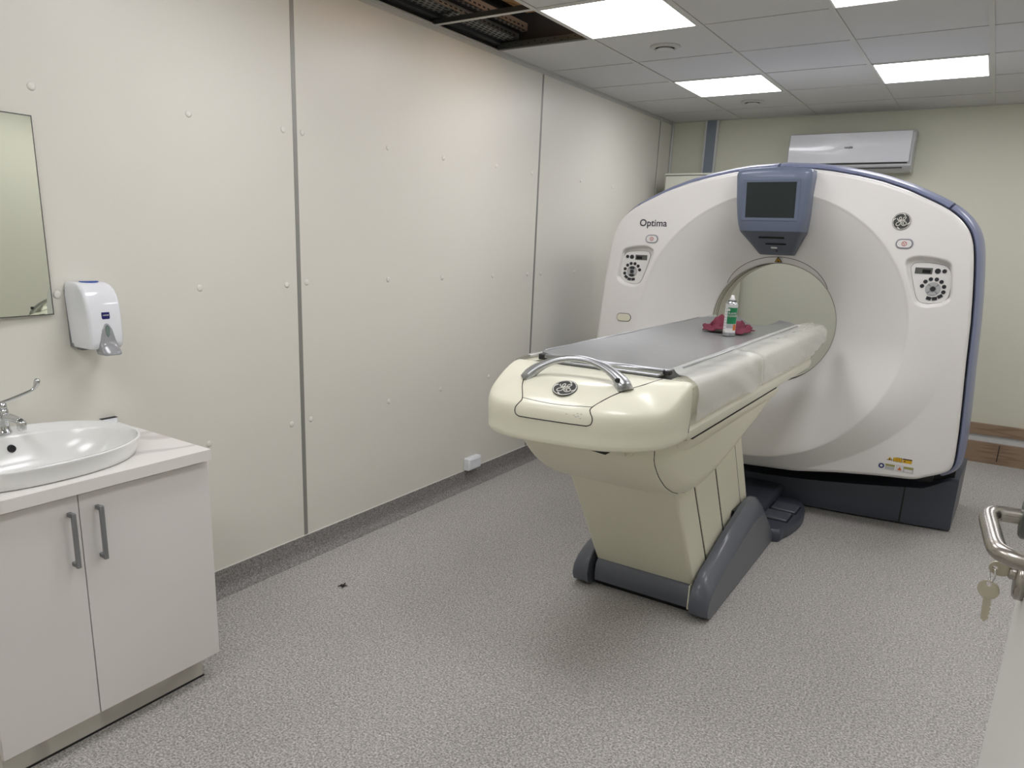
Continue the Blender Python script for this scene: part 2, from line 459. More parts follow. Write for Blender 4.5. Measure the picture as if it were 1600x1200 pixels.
# space above the ceiling
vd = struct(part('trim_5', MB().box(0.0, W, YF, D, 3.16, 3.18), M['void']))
part('void_shade_sheet', MB().box(0.0005, 0.004, YF, D, H+0.016, 3.16).box(0.0, 1.2, 3.93, 3.935, H+0.017, 3.16), M['void'], vd)  # near-black sheets added so the open void reads as deep shade
tag(part('osb_board', MB().box(0.20, 1.2, 1.4, 3.88, 2.80, 2.818), M['osb']), 'brown strand board above the open ceiling cells', 'board')
def tray(name, x0, x1, y0, y1, z, h, m, nh, label):
    mb = MB().box(x0, x1, y0, y1, z, z+0.002).box(x0, x0+0.002, y0, y1, z, z+h).box(x1-0.002, x1, y0, y1, z, z+h)
    t = thing(name, (x0, y0, z), label, 'cable tray')
    part('tray_body', mb, m, t)
    hb = MB(); y = y0+0.02
    while y < y1-0.03:
        for i in range(nh):
            xx = x0+(i+0.5)*(x1-x0)/nh
            o = 0.02 if i % 2 else 0
            hb.box(xx-0.006, xx+0.006, y+o, y+o+0.024, z-0.0012, z-0.0002)
        hb.box(x1-0.0005, x1+0.0008, y, y+0.022, z+h*0.3, z+h*0.5)
        y += 0.042
    part('perforation', hb, M['hole'], t)
    return t
tray('perforated_tray', 0.062, 0.168, 1.8, 3.86, 2.664, 0.03, M['galv'], 4, 'galvanised perforated cable tray above the open ceiling beside the wall')
tray('perforated_tray', 0.190, 0.222, 1.8, 3.86, 2.700, 0.04, M['rail'], 2, 'narrow brownish perforated rail above the open ceiling, further from the wall')
tag(part('metal_stud', MB().box(0.006, 0.050, 1.8, 3.86, 2.650, 2.653).box(0.047, 0.050, 1.8, 3.86, 2.653, 2.68), M['darkmetal']), 'plain grey steel channel nearest the wall above the open ceiling', 'channel')
t = thing('perforated_channel', (0.02, 3.86, H), 'dark perforated steel channel across the far end of the open ceiling', 'channel')
part('channel_body', MB().box(0.02, 0.600, 3.862, 3.882, H+0.004, H+0.036), M['teedark'], t)
hb = MB()
for k in range(13):
    x = 0.06+k*0.042
    part('hole', MB().box(x, x+0.008, 3.8605, 3.862, H+0.010+(k % 3)*0.006, H+0.016+(k % 3)*0.006), M['hole'], t)

# ceiling lights
def make_light(c, r, label):
    x0 = X0+c*TS; y0 = Y0+r*TS
    t = thing('ceiling_light', (x0, y0, H), label, 'ceiling light', 'square light panels in the ceiling grid')
    fr = MB()
    a, b2 = 0.013, 0.021
    fr.box(x0+a, x0+TS-a, y0+a, y0+b2, H-0.002, H+0.012).box(x0+a, x0+TS-a, y0+TS-b2, y0+TS-a, H-0.002, H+0.012)
    fr.box(x0+a, x0+b2, y0+b2, y0+TS-b2, H-0.002, H+0.012).box(x0+TS-b2, x0+TS-a, y0+b2, y0+TS-b2, H-0.002, H+0.012)
    part('frame', fr, M['lframe'], t)
    part('diffuser', MB().box(x0+b2, x0+TS-b2, y0+b2, y0+TS-b2, H, H+0.008), M['light'], t)
    return t
where = {(1, 0): 'lit square ceiling panel next to the open ceiling cells, largest in view', (3, 0): 'lit square ceiling panel cut by the top edge of the photo',
         (1, 3): 'lit square ceiling panel above the left part of the scanner, near the round vent', (3, 3): 'lit square ceiling panel above the air conditioner, at the right'}
l0 = make_light(1, 0, where[(1, 0)])
for (c, r) in LIGHTS:
    if (c, r) == (1, 0): continue
    dup(l0, (X0+c*TS, Y0+r*TS, H), where.get((c, r), 'assumed lit square ceiling panel out of view'))

def make_vent(x, y, label):
    t = thing('ceiling_vent', (x, y, H), label, 'ceiling vent', 'round vents in the ceiling tiles')
    part('ring', MB().lathe([(0.082, 0.004), (0.082, -0.003), (0.070, -0.009), (0.056, -0.010), (0.055, 0.004)], (x, y, H+0.002), 'z', 40), M['tee'], t)
    part('disc', MB().lathe([(0.02, 0.004), (0.047, -0.012), (0.047, -0.016), (0.04, -0.020), (0.01, -0.021)], (x, y, H), 'z', 36), M['tile'], t)
    part('gap', MB().lathe([(0.054, 0.001), (0.054, -0.002), (0.01, -0.002), (0.01, 0.001)], (x, y, H), 'z', 30), M['line'], t)
    return t
v0 = make_vent(0.905, 4.205, 'round white ceiling vent in the tile beside the largest light panel')
dup(v0, (0.903, 6.015, H), 'round white ceiling vent near the back wall above the scanner')

# ================================================================== things on the back wall
t = thing('cable_trunking', (0.365, D, 0.0), 'grey vertical cable trunking with white edges on the back wall beside the corner', 'trunking')
part('cover', MB().box(0.325, 0.41, D-0.028, D, 0.3, H), M['duct'], t)
for a, b2 in ((0.309, 0.325), (0.41, 0.426)):
    part('edge_strip', MB().box(a, b2, D-0.034, D, 0.3, H), M['ductw'], t, bevel=0.002)

t = thing('tall_cabinet', (0.45, 6.5, 0), 'tall cream cabinet in the corner behind the scanner', 'cabinet')
part('body', MB().box(0.148, 0.78, 6.32, 6.72, 0, 2.150), M['cab2'], t, bevel=0.003)
part('door', MB().box(0.162, 0.766, 6.305, 6.32, 0.06, 2.128), M['cab2'], t, bevel=0.002)
part('door_gap', MB().box(0.155, 0.773, 6.314, 6.3195, 0.05, 2.135), M['line'], t)

# air conditioner
def aircon():
    x0, x1, z0, z1 = 1.065, 1.966, 2.155, 2.462
    t = thing('air_conditioner', ((x0+x1)/2, D, z0), 'white wall air conditioner above the scanner on the back wall', 'air conditioner')
    prof = [(0.0, z0+0.01), (0.10, z0), (0.165, z0+0.02), (0.19, z0+0.05), (0.185, z0+0.06), (0.18, z1-0.06), (0.172, z1-0.02), (0.15, z1), (0.0, z1)]
    part('body', MB().rings([[(x, D-a, b) for a, b in prof] for x in (x0, x1)], smooth=False), M['acgrey'], t, bevel=0.012, seg=4)
    # bowed glossy front panel
    n = 14; rs = []
    for x in np.linspace(x0+0.014, x1-0.022, 25):
        ring = []
        for k in range(n+1):
            s = k/n; z = lerp(z0+0.075, z1-0.012, s)
            ring.append((x, D-0.196-0.010*math.sin(PI*s)-0.004*math.sin(6*x+4*s), z))
        ring += [(x, D-0.175, z1-0.012), (x, D-0.175, z0+0.075)]
        rs.append(ring)
    fp = part('front_panel', MB().rings(rs, smooth=True), M['ac'], t, autos=0.6)
    part('outlet_gap', MB().box(x0+0.02, x1-0.03, D-0.1905, D-0.18, z0+0.064, z0+0.072), M['line'], t)
    part('louvre', MB().box(x0+0.05, x1-0.06, D-0.188, D-0.16, z0+0.030, z0+0.036), M['line'], t)
    m = frame((x0+0.455, D-0.2085, z0+0.185), (1, 0, 0), (0, 0, 1))
    part('brand_lettering', text_mb('HAIER', 0.022, m), M['ink'], fp, label='tiny dark lettering at the panel middle')
aircon()

# ================================================================== CT gantry
XC = 1.52; ZC = 1.112; YB = 4.78; RB = 0.368
half = [(0, 2.008), (0.175, 1.998), (0.26, 1.987), (0.40, 1.960), (0.52, 1.930), (0.655, 1.883), (0.795, 1.818), (0.862, 1.781), (0.915, 1.738), (0.955, 1.688), (0.980, 1.628), (0.994, 1.56), (1.008, 1.464), (1.022, 1.35), (1.035, 1.22), (1.050, 1.00), (1.066, 0.80), (1.078, 0.625), (1.083, 0.50), (1.078, 0.445), (1.045, 0.420), (1.012, 0.405), (0.955, 0.379), (0.925, 0.359), (0.75, 0.345), (0.526, 0.318), (0.3, 0.280), (0, 0.262)]
NT = 720
def make_outline(off=0.0):
    """radius of the front outline per direction round the bore axis"""
    poly = [(x, z-ZC) for x, z in half] + [(-x, z-ZC) for x, z in half[1:-1][::-1]]
    P = [Vector((a, b, 0)) for a, b in poly]
    out = []
    for k in range(NT):
        a = 2*PI*k/NT; d = Vector((math.cos(a), math.sin(a), 0)); best = None
        for i in range(len(P)):
            p, q = P[i], P[(i+1) % len(P)]
            e = q-p; den = d.x*e.y-d.y*e.x
            if abs(den) < 1e-12: continue
            t = (p.x*e.y-p.y*e.x)/den; s = (p.x*d.y-p.y*d.x)/den
            if t > 0 and -1e-6 <= s <= 1+1e-6: best = t if best is None else max(best, t)
        out.append(best)
    o = np.array(out)
    ker = np.array([1, 2, 4, 6, 7, 6, 4, 2, 1], float); ker /= ker.sum()
    sm = sum(w_*np.roll(o, i-4) for i, w_ in enumerate(ker))
    # keep the notch by the lower corners crisp
    return sm
ROUT = make_outline()
ang = 2*PI*np.arange(NT)/NT
CA, SA = np.cos(ang), np.sin(ang)
# direction-wise outward offset of the outline
def off_ring(d, y):
    px = ROUT*CA; pz = ROUT*SA
    tx = np.roll(px, -1)-np.roll(px, 1); tz = np.roll(pz, -1)-np.roll(pz, 1)
    L = np.hypot(tx, tz); nx, nz = tz/L, -tx/L
    for _ in range(3):
        nx = (np.roll(nx, 3)+nx+np.roll(nx, -3))/3; nz = (np.roll(nz, 3)+nz+np.roll(nz, -3))/3
    L = np.hypot(nx, nz)
    return [(XC+px[i]+nx[i]/L[i]*d, y, ZC+pz[i]+nz[i]/L[i]*d) for i in range(NT)]
def circ(r, y, zc=ZC): return [(XC+r*CA[i], y, zc+r*SA[i]) for i in range(NT)]

REC = [(0.6988, 1.5141), (0.7077, 1.5365), (0.7472, 1.5505), (0.8004, 1.55), (0.8567, 1.5404), (0.8915, 1.5287), (0.9084, 1.5108), (0.9189, 1.4605), (0.9318, 1.3669), (0.9203, 1.3362), (0.8815, 1.3113), (0.8254, 1.2999), (0.7848, 1.3093), (0.7639, 1.3327), (0.7394, 1.395), (0.7108, 1.4679)]
PAN = [(0.7263, 1.485), (0.7282, 1.5043), (0.743, 1.5201), (0.7986, 1.5228), (0.8473, 1.5183), (0.8843, 1.5093), (0.9077, 1.481), (0.9180, 1.4332), (0.9200, 1.374), (0.9126, 1.3434), (0.8903, 1.3246), (0.8413, 1.314), (0.8021, 1.3151), (0.78, 1.3302), (0.7618, 1.3679)]
def closed_spline(pts, n=5):
    P = [Vector((a, b, 0)) for a, b in pts]; N = len(P); out = []
    for i in range(N):
        p0, p1, p2, p3 = P[i-1], P[i], P[(i+1) % N], P[(i+2) % N]
        for k in range(n):
            t = k/n; q = 0.5*((2*p1)+(-p0+p2)*t+(2*p0-5*p1+4*p2-p3)*t*t+(-p0+3*p1-3*p2+p3)*t**3)
            out.append((q.x, q.y))
    return out
RECS = np.array(closed_spline(REC)); PANS = closed_spline(PAN)
def sdist(px, pz, poly):
    """signed distance, positive inside"""
    d = np.full(px.shape, 1e9); ins = np.zeros(px.shape, bool); N = len(poly)
    for i in range(N):
        a = poly[i]; b = poly[(i+1) % N]; e = b-a
        t = np.clip(((px-a[0])*e[0]+(pz-a[1])*e[1])/(e@e), 0, 1)
        d = np.minimum(d, np.hypot(px-a[0]-t*e[0], pz-a[1]-t*e[1]))
        c = ((a[1] > pz) != (b[1] > pz))
        with np.errstate(divide='ignore', invalid='ignore'):
            xi = a[0]+(pz-a[1])*e[0]/(e[1] if e[1] != 0 else 1e-12)
        ins ^= (c & (px < xi))
    return np.where(ins, d, -d)

FUN = [(0.368, 4.795), (0.370, 4.785), (0.376, 4.777), (0.39, 4.764), (0.42, 4.738), (0.46, 4.703), (0.50, 4.670), (0.54, 4.640), (0.575, 4.615), (0.60, 4.598), (0.62, 4.585), (0.632, 4.578), (0.645, 4.570), (0.67, 4.556), (0.70, 4.540), (0.73, 4.525), (0.745, 4.518), (0.752, 4.515), (0.757, 4.512), (0.761, 4.5095), (0.768, 4.506)]
FUB = [(0.368, 4.795), (0.370, 4.785), (0.376, 4.777), (0.39, 4.758), (0.42, 4.724), (0.46, 4.679), (0.50, 4.637), (0.54, 4.598), (0.575, 4.566), (0.60, 4.545), (0.62, 4.529), (0.632, 4.520), (0.645, 4.511), (0.67, 4.495), (0.70, 4.479), (0.73, 4.466), (0.745, 4.4615), (0.752, 4.460), (0.757, 4.459), (0.761, 4.4585), (0.768, 4.4585)]
FUB = [(r, y-0.012*smoothstep(0.48, 0.745, r)) for r, y in FUB]
def _low(sa):
    t = np.clip((-sa-0.03)/0.55, 0, 1); return t*t*(3-2*t)
LOW = _low(SA)
def face_y(r, ro, sa):
    """depth of the outer face between the funnel crease and the outline edge"""
    t = (r-0.768)/np.maximum(ro-0.768, 1e-3)
    # lower half: a broad crescent leans forward between the funnel rim and an outer crease
    q = np.clip((-sa-0.3)/0.7, 0, 1); q = q*q*(3-2*q)
    rout = 0.970+(0.872-0.970)*q
    return 4.506+0.004*t-0.0595*LOW*np.clip((rout-r)/(rout-0.768), 0, 1)
def gantry():
    t = thing('ct_scanner', (XC, 5.1, 0), 'large white CT scanner ring with blue-grey rim and dark base', 'CT scanner')
    # --- front cover: funnel plus face
    # a crescent shaped band swells out of the funnel towards the bottom
    cw = LOW
    rs = [[(XC+r*CA[i], y+(y2-y)*cw[i], ZC+r*SA[i]) for i in range(NT)] for (r, y), (_, y2) in zip(FUN, FUB)]
    NS = 62
    ro = ROUT
    grid = []
    for k in range(1, NS+1):
        s = k/NS
        r = 0.768+(ro-0.022-0.768)*s
        y = face_y(r, ro, SA)
        px = r*CA; pz = ZC+r*SA
        sd = np.maximum(sdist(px, pz, RECS), sdist(-px, pz, RECS))
        dep = np.clip((sd+0.002)/0.014, 0, 1); dep = dep*dep*(3-2*dep)
        y = y+0.030*dep*np.where(sd > -0.01, 1, 0)
        grid.append([(XC+px[i], y[i], pz[i]) for i in range(NT)])
    rs += grid
    yb = 4.510
    for d, y in ((-0.015, yb+0.001), (-0.009, yb+0.004), (-0.004, yb+0.010), (-0.001, yb+0.018), (0.0, yb+0.030), (0.0, 4.575), (-0.02, 4.576)):
        rs.append(off_ring(d, y))
    fc = part('front_cover', MB().rings(rs, closed=True, cap0=False, cap1=False), M['gwhite'], t)
    # --- bore liner and rear
    part('bore_liner', MB().rings([circ(0.367, 4.79), circ(0.368, 4.88), circ(0.366, 5.02)], cap0=False, cap1=False), M['bore'], t)
    for y in (4.80, 4.845, 4.885):
        mb = MB()
        rr = []
        for k in range(160):
            a = 2*PI*k/160
            rr.append([(XC+(0.3675+0.002*math.cos(b))*math.cos(a), y+0.0022*math.sin(b), ZC+(0.3675+0.002*math.cos(b))*math.sin(a)) for b in [2*PI*j/6 for j in range(6)]])
        rr.append(rr[0])
        part('bore_ring', mb.rings(rr, cap0=False, cap1=False), M['line'], t)
    rear = [circ(0.366, 5.02), circ(0.375, 5.05), circ(0.43, 5.12), circ(0.52, 5.20), circ(0.60, 5.28), circ(0.66, 5.35), circ(0.70, 5.39)]
    rear += [[(XC+(0.70+(ROUT[i]-0.03-0.70)*1.0)*CA[i], 5.42, ZC+(ROUT[i]-0.03)*SA[i]) for i in range(NT)], off_ring(0.02, 5.41), off_ring(0.04, 5.38), off_ring(0.045, 4.90)]
    part('rear_shell', MB().rings(rear, cap0=False, cap1=False), M['gbody'], t, autos=0.8)
    # black recess behind the cover edge
    part('inner_core', MB().rings([off_ring(-0.02, 4.56), off_ring(-0.004, 4.578), off_ring(0.004, 4.62), off_ring(0.02, 4.9)], cap0=False, cap1=False), M['dark'], t)
    # --- blue rim in sections from lower right over the top to lower left
    prof = [(0.003, 4.660), (0.003, 4.602), (0.006, 4.592), (0.012, 4.588), (0.021, 4.594), (0.028, 4.606), (0.032, 4.624), (0.039, 4.650), (0.043, 4.685), (0.046, 4.93), (0.02, 4.93)]
    R = [off_ring(d, y) for d, y in prof]
    def seg(a0, a1):
        i0, i1 = int(round(a0/360*NT)), int(round(a1/360*NT))
        return MB().rings([[R[j][i % NT] for j in range(len(prof))] for i in range(i0, i1+1)], smooth=True)
    c1 = math.degrees(math.atan2(1.80-ZC, 0.855))
    for a0, a1 in ((-34.5, c1-0.35), (c1+0.35, 91.2-0.3), (91.2+0.6, 180-c1-0.35), (180-c1+0.35, 214.5)):
        part('rim_trim', seg(a0, a1), M['blue'], t, autos=0.9)
    # --- base plinth, bowed in front
    xs = np.linspace(-1.125, 1.125, 41)
    front = [(XC+x, 4.72+0.115*(abs(x)/1.125)**1.6) for x in xs]
    back = [(XC+1.15, 5.45), (XC-1.15, 5.45)]
    ring0 = [(x, y, 0.012) for x, y in front]+[(x, y, 0.012) for x, y in back]
    def zt(x): return 0.165+0.07*(min(1, abs(x-XC)/0.9))**1.5+0.075*smoothstep(0.93, 1.10, abs(x-XC))
    ring1 = [(x, y, zt(x)) for x, y in front]+[(x, y, 0.31) for x, y in back]
    ring2 = [(x, y+0.03, zt(x)+0.006) for x, y in front]+[(x, y, 0.31) for x, y in back]
    bs = part('base', MB().rings([ring0, ring1, ring2], smooth=True), M['base'], t, autos=0.5)
    for x in (XC+0.868, XC-0.868):
        y = 4.72+0.115*(0.868/1.125)**1.6
        part('base_seam', MB().box(x-0.004, x+0.004, y-0.0015, y+0.01, 0.015, zt(x)), M['dark'], bs)
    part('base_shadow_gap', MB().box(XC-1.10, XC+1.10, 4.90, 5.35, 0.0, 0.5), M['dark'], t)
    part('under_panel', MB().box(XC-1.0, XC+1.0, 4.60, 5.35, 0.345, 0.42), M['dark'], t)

    # --- display pod
    zz = [1.990, 1.985, 1.96, 1.90, 1.83, 1.75, 1.70, 1.66, 1.650, 1.60, 1.56, 1.535, 1.528]
    hw = [0.185, 0.199, 0.203, 0.201, 0.198, 0.191, 0.183, 0.174, 0.170, 0.139, 0.115, 0.101, 0.095]
    yy = [4.425, 4.398, 4.3845, 4.3971, 4.4118, 4.4286, 4.4390, 4.4580, 4.474, 4.555, 4.615, 4.650, 4.672]
    def podring(z, h, y, inset=0.0):
        back = 4.58 if z > 1.8 else 4.58+(1.8-z)/0.27*0.19
        pts = [(-h, back), (-h, y+0.035), (-h+0.004, y+0.016), (-h+0.016, y+0.005), (-h+0.035, y)]
        pts += [(u*(h-0.035), y) for u in (-0.6, -0.2, 0.2, 0.6)]
        pts += [(h-0.035, y), (h-0.016, y+0.005), (h-0.004, y+0.016), (h, y+0.035), (h, back)]
        crown = 0.012 if z > 1.93 else 0.0
        return [(XC+a, b, z+crown*(1-(a/0.2)**2)) for a, b in pts]
    kf = 7
    up = [podring(z, h, y) for z, h, y in zip(zz[:kf+1], hw[:kf+1], yy[:kf+1])]
    pod = part('display_pod', MB().rings(up, smooth=True), M['pad'], t, autos=0.9)
    lo = [podring(z, h, y) for z, h, y in zip(zz[kf:], hw[kf:], yy[kf:])]
    pl = part('pod_lower_cover', MB().rings(lo, smooth=True), M['paddark'], t, autos=0.9)
    fm = frame((XC-0.004, 4.4005, 1.925), (1, 0, 0), (0, -0.035/0.19*1.0+0.0, 1))
    # screen plane: follows the tilt of the pod face
    ytop, ybot = 4.3925, 4.4325
    zt_, zb_ = 1.922, 1.731
    dirv = (0, ytop-ybot, zt_-zb_)
    fm = frame((XC-0.004, (ytop+ybot)/2-0.0015, (zt_+zb_)/2), (1, 0, 0), dirv)
    bz = MB()
    o_w, o_h, i_w, i_h = 0.152, 0.112, 0.133, 0.0965
    for a in ((-o_w, o_w, i_h, o_h), (-o_w, o_w, -o_h, -i_h), (-o_w, -i_w, -i_h, i_h), (i_w, o_w, -i_h, i_h)):
        bz.box(a[0], a[1], a[2], a[3], -0.012, 0.0012, mtx=fm)
    part('screen_bezel', bz, M['pad'], pod, bevel=0.0008)
    part('screen', MB().box(-i_w, i_w, -i_h, i_h, -0.01, 0.0004, mtx=fm), M['screen'], pod)
    dl = (0, 4.462-4.650, 1.66-1.535)
    def slotm(z):
        tt = (1.66-z)/(1.66-1.535); return frame((XC, 4.462+tt*0.188-0.0035, z), (1, 0, 0), dl)
    part('card_slot', MB().box(-0.068, 0.072, -0.006, 0.006, -0.001, 0.002, mtx=slotm(1.625)), M['hole'], pl)
    part('card_slot', MB().box(-0.038, 0.076, -0.004, 0.004, -0.001, 0.002, mtx=slotm(1.590)), M['hole'], pl)
    part('sticker', MB().box(-0.012, 0.022, -0.008, 0.006, -0.001, 0.002, mtx=slotm(1.571)), M['lwhite'], pl)
    part('indicator', MB().box(0.012, 0.02, -0.004, 0.002, -0.001, 0.002, mtx=slotm(1.553)), M['hole'], pl)

    # --- laser window eyebrow and warning triangle above the bore
    def fy(r):
        return float(np.interp(r, [a for a, _ in FUN], [b for _, b in FUN]))
    pts = []
    for k in range(41):
        a = math.radians(38+104*k/40)
        s = abs(k-20)/20
        r = 0.405-0.03*s**4
        pts.append((XC+r*math.cos(a), fy(r)-0.0005, ZC+r*math.sin(a)))
    part('laser_window_seam', MB().tube(pts, 0.0015, 6), M['line'], t)
    m = frame((XC+0.002, 4.752, 1.498), (1, 0, 0), (0, -0.55, 0.83))
    tri = lambda s, z0, z1: MB().rings([[m @ Vector((s*math.cos(a), s*math.sin(a), z)) for a in (PI/2, PI/2+2*PI/3, PI/2+4*PI/3)] for z in (z0, z1)], smooth=False)
    wt = part('warning_triangle', tri(0.026, 0.002, 0.004), M['dark'], t, label='small black and yellow warning triangle above the bore')
    part('triangle_face', tri(0.017, 0.004, 0.005), M['yellow'], wt)
    part('triangle_mark', MB().box(-0.0025, 0.0025, -0.005, 0.008, 0.005, 0.0056, mtx=m).box(-0.0085, 0.0085, -0.008, -0.005, 0.005, 0.0056, mtx=m), M['dark'], wt)

    # --- lettering, badge, stops, latch
    fmx = lambda x, z, dy=0.0: frame((XC+x, 4.5065+dy, z), (1, 0, 0), (0, 0, 1))
    part('optima_lettering', text_mb('Optima', 0.0585, fmx(-0.716, 1.692)), M['ink'], t, label='dark Optima lettering')
    badge(t, fmx(0.648, 1.727, -0.0), 0.0432)
    for sx, zc in ((-1, 1.597), (1, 1.614)):
        x = sx*0.678 if sx > 0 else -0.715
        def pill(hx, hz, z0, z1, n=10):
            a = [(hx-hz+hz*math.cos(b), hz*math.sin(b)) for b in np.linspace(-PI/2, PI/2, n)] + [(-hx+hz+hz*math.cos(b), hz*math.sin(b)) for b in np.linspace(PI/2, 3*PI/2, n)]
            mm = fmx(x, zc)
            return MB().rings([[mm @ Vector((p[0], p[1], z0)) for p in a], [mm @ Vector((p[0], p[1], z1)) for p in a]], smooth=False)
        es = part('stop_button', pill(0.043, 0.027, -0.004, 0.002), M['gbody'], t, bevel=0.001)
        part('button_gap', pill(0.038, 0.0225, 0.002, 0.0026), M['line'], es)
        part('button_face', pill(0.035, 0.020, 0.0026, 0.006), M['plate'], es)
        mm = fmx(x, zc, -0.006)
        rb = ribbon_mb([(0.011*math.cos(2*PI*k/24), 0.011*math.sin(2*PI*k/24)) for k in range(25)], 0.0028, mm)
        ribbon_mb([(-0.006, 0.006), (0, -0.004), (0.006, 0.006)], 0.0028, mm, mb=rb)
        ribbon_mb([(0, -0.004), (0, -0.008)], 0.0028, mm, mb=rb)
        part('stop_symbol', rb, M['red'], es)
    def pill2(hx, hz, z0, z1, x, z, n=10):
        a = [(hx-hz+hz*math.cos(b), hz*math.sin(b)) for b in np.linspace(-PI/2, PI/2, n)] + [(-hx+hz+hz*math.cos(b), hz*math.sin(b)) for b in np.linspace(PI/2, 3*PI/2, n)]
        mm = fmx(x, z)
        return MB().rings([[mm @ Vector((p[0], p[1], z0)) for p in a], [mm @ Vector((p[0], p[1], z1)) for p in a]], smooth=False)
    la = part('latch_cover', pill2(0.050, 0.0265, -0.004, 0.0022, -0.862, 1.096), M['line'], t)
    part('latch_face', pill2(0.0465, 0.0235, 0.0022, 0.0045, -0.862, 1.096), M['cream2'], la)

    # --- control panels, left one mirrored
    BT = [(0.8495, 1.4819, 0.0135), (0.8796, 1.4827, 0.0105), (0.825, 1.4396, 0.010), (0.8515, 1.4398, 0.010), (0.8748, 1.4282, 0.010), (0.8898, 1.4046, 0.010), (0.891, 1.3768, 0.010), (0.8022, 1.4259, 0.010), (0.7901, 1.4025, 0.010)]
    for sx in (1, -1):
        yp = 4.536
        loop = lambda k, y: [(XC+sx*(0.8245+(a-0.8245)*k), y, 1.42+(b-1.42)*k) for a, b in PANS]
        cp = part('control_panel', MB().rings([loop(1.0, yp+0.006), loop(1.0, yp-0.0015)], smooth=False), M['line'], t, label='control panel with dark edge, %s of the ring' % ('right' if sx > 0 else 'left'))
        part('panel_plate', MB().rings([loop(0.985, yp+0.004), loop(0.985, yp-0.003)], smooth=False), M['plate'], cp)
        y = yp-0.003
        B = lambda a, b: (XC+sx*a, b)
        mm = lambda a, b: frame((XC+sx*a, y, b), (1, 0, 0), (0, 0, 1))
        part('display', MB().box(-0.040, 0.040, -0.016, 0.016, 0, 0.002, mtx=mm(0.786, 1.4805)), M['lever'], cp, bevel=0.001)
        part('display_glass', MB().box(-0.019, 0.019, -0.009, 0.009, 0.002, 0.0026, mtx=mm(0.799, 1.4785)), M['hole'], cp)
        for a, b, r in BT:
            part('button', disc_mb((0, 0), r, mm(a, b), 0.003, 20), M['button'], cp)
        for a, b, rot in ((0.8296, 1.3412, -0.2), (0.8563, 1.3414, 0.15), (0.8790, 1.3545, 0.6)):
            q = mm(a, b) @ Matrix.Rotation(rot*sx, 4, 'Z')
            part('button', MB().box(-0.0115, 0.0115, -0.0085, 0.0085, 0, 0.003, mtx=q), M['button'], cp)
        q = mm(0.8414, 1.390)
        part('dial', disc_mb((0, 0), 0.0345, q, 0.002, 36), M['silverring'], cp)
        for k in range(4):
            a0 = PI/2*k-0.62
            pts = [(0.0245*math.cos(a0+1.24*j/8), 0.0245*math.sin(a0+1.24*j/8)) for j in range(9)]
            part('arrow_key', ribbon_mb(pts, 0.016, q, 0.002, 0.0012), M['silverkey'] if sx > 0 or k % 2 == 0 else M['button'], cp)
        part('button', disc_mb((0, 0), 0.0125, q, 0.004, 20), M['button'], cp)

    # --- warning labels low on the right
    g = lambda x, z: frame((XC+x, 4.5095, z), (1, 0, 0), (-0.0, 0, 1))
    def lab(name, x, z, hw_, hh, base, bits, text=None):
        q = g(x, z)
        o = part(name, MB().box(-hw_, hw_, -hh, hh, -0.002, 0.001, mtx=q), base, t)
        for a0, a1, b0, b1, m2 in bits:
            part('label_field', MB().box(a0, a1, b0, b1, 0.001, 0.0016, mtx=q), m2, o)
        return o
    q = g(0.784, 0.4575)
    tr = lambda s, z0, z1, q=q: MB().rings([[q @ Vector((s*math.cos(a), s*math.sin(a), z)) for a in (PI/2, PI/2+2*PI/3, PI/2+4*PI/3)] for z in (z0, z1)], smooth=False)
    o = part('warning_label', tr(0.0175, -0.001, 0.001), M['dark'], t)
    part('label_field', tr(0.012, 0.001, 0.0015), M['yellow'], o)
    part('label_mark', disc_mb((0, -0.001), 0.0035, g(0.784, 0.4575) @ Matrix.Translation((0, 0, 0.0015)), 0.0005, 12), M['dark'], o)
    lab('warning_label', 0.8225, 0.4585, 0.0225, 0.0125, M['dark'], [(-0.0205, 0.0205, -0.0105, 0.0105, M['yellow']), (-0.010, 0.014, 0.002, 0.004, M['lorange']), (-0.010, 0.014, -0.004, -0.002, M['lorange'])])
    lab('warning_label', 0.8695, 0.4585, 0.0225, 0.0125, M['yellow'], [(-0.0225, 0.0225, 0.0065, 0.0125, M['dark']), (-0.015, -0.009, -0.006, 0.001, M['dark'])])
    o = lab('notice_label', 0.774, 0.411, 0.042, 0.0175, M['lwhite'], [(-0.006, 0.040, 0.004, 0.015, M['olive']), (-0.006, 0.040, -0.015, 0.002, M['silverkey'])])
    part('label_symbol', disc_mb((-0.025, 0), 0.0145, g(0.774, 0.411) @ Matrix.Translation((0, 0, 0.001)), 0.0006, 24), M['lblue'], o)
    part('label_hand', disc_mb((-0.025, 0), 0.007, g(0.774, 0.411) @ Matrix.Translation((0, 0, 0.0016)), 0.0004, 12), M['lwhite'], o)
    o = lab('notice_label', 0.8635, 0.411, 0.042, 0.0175, M['silverkey'], [(-0.040, -0.008, -0.015, 0.015, M['lwhite']), (-0.005, 0.040, 0.004, 0.015, M['olive']), (0.0, 0.036, -0.013, 0.001, M['lwhite'])])
    q2 = g(0.8635-0.024, 0.408)
    part('label_triangle', MB().rings([[q2 @ Vector((0.013*math.cos(a), 0.013*math.sin(a), z)) for a in (PI/2, PI/2+2*PI/3, PI/2+4*PI/3)] for z in (0.0016, 0.0022)], smooth=False), M['lorange'], o)
    return t
gantry()

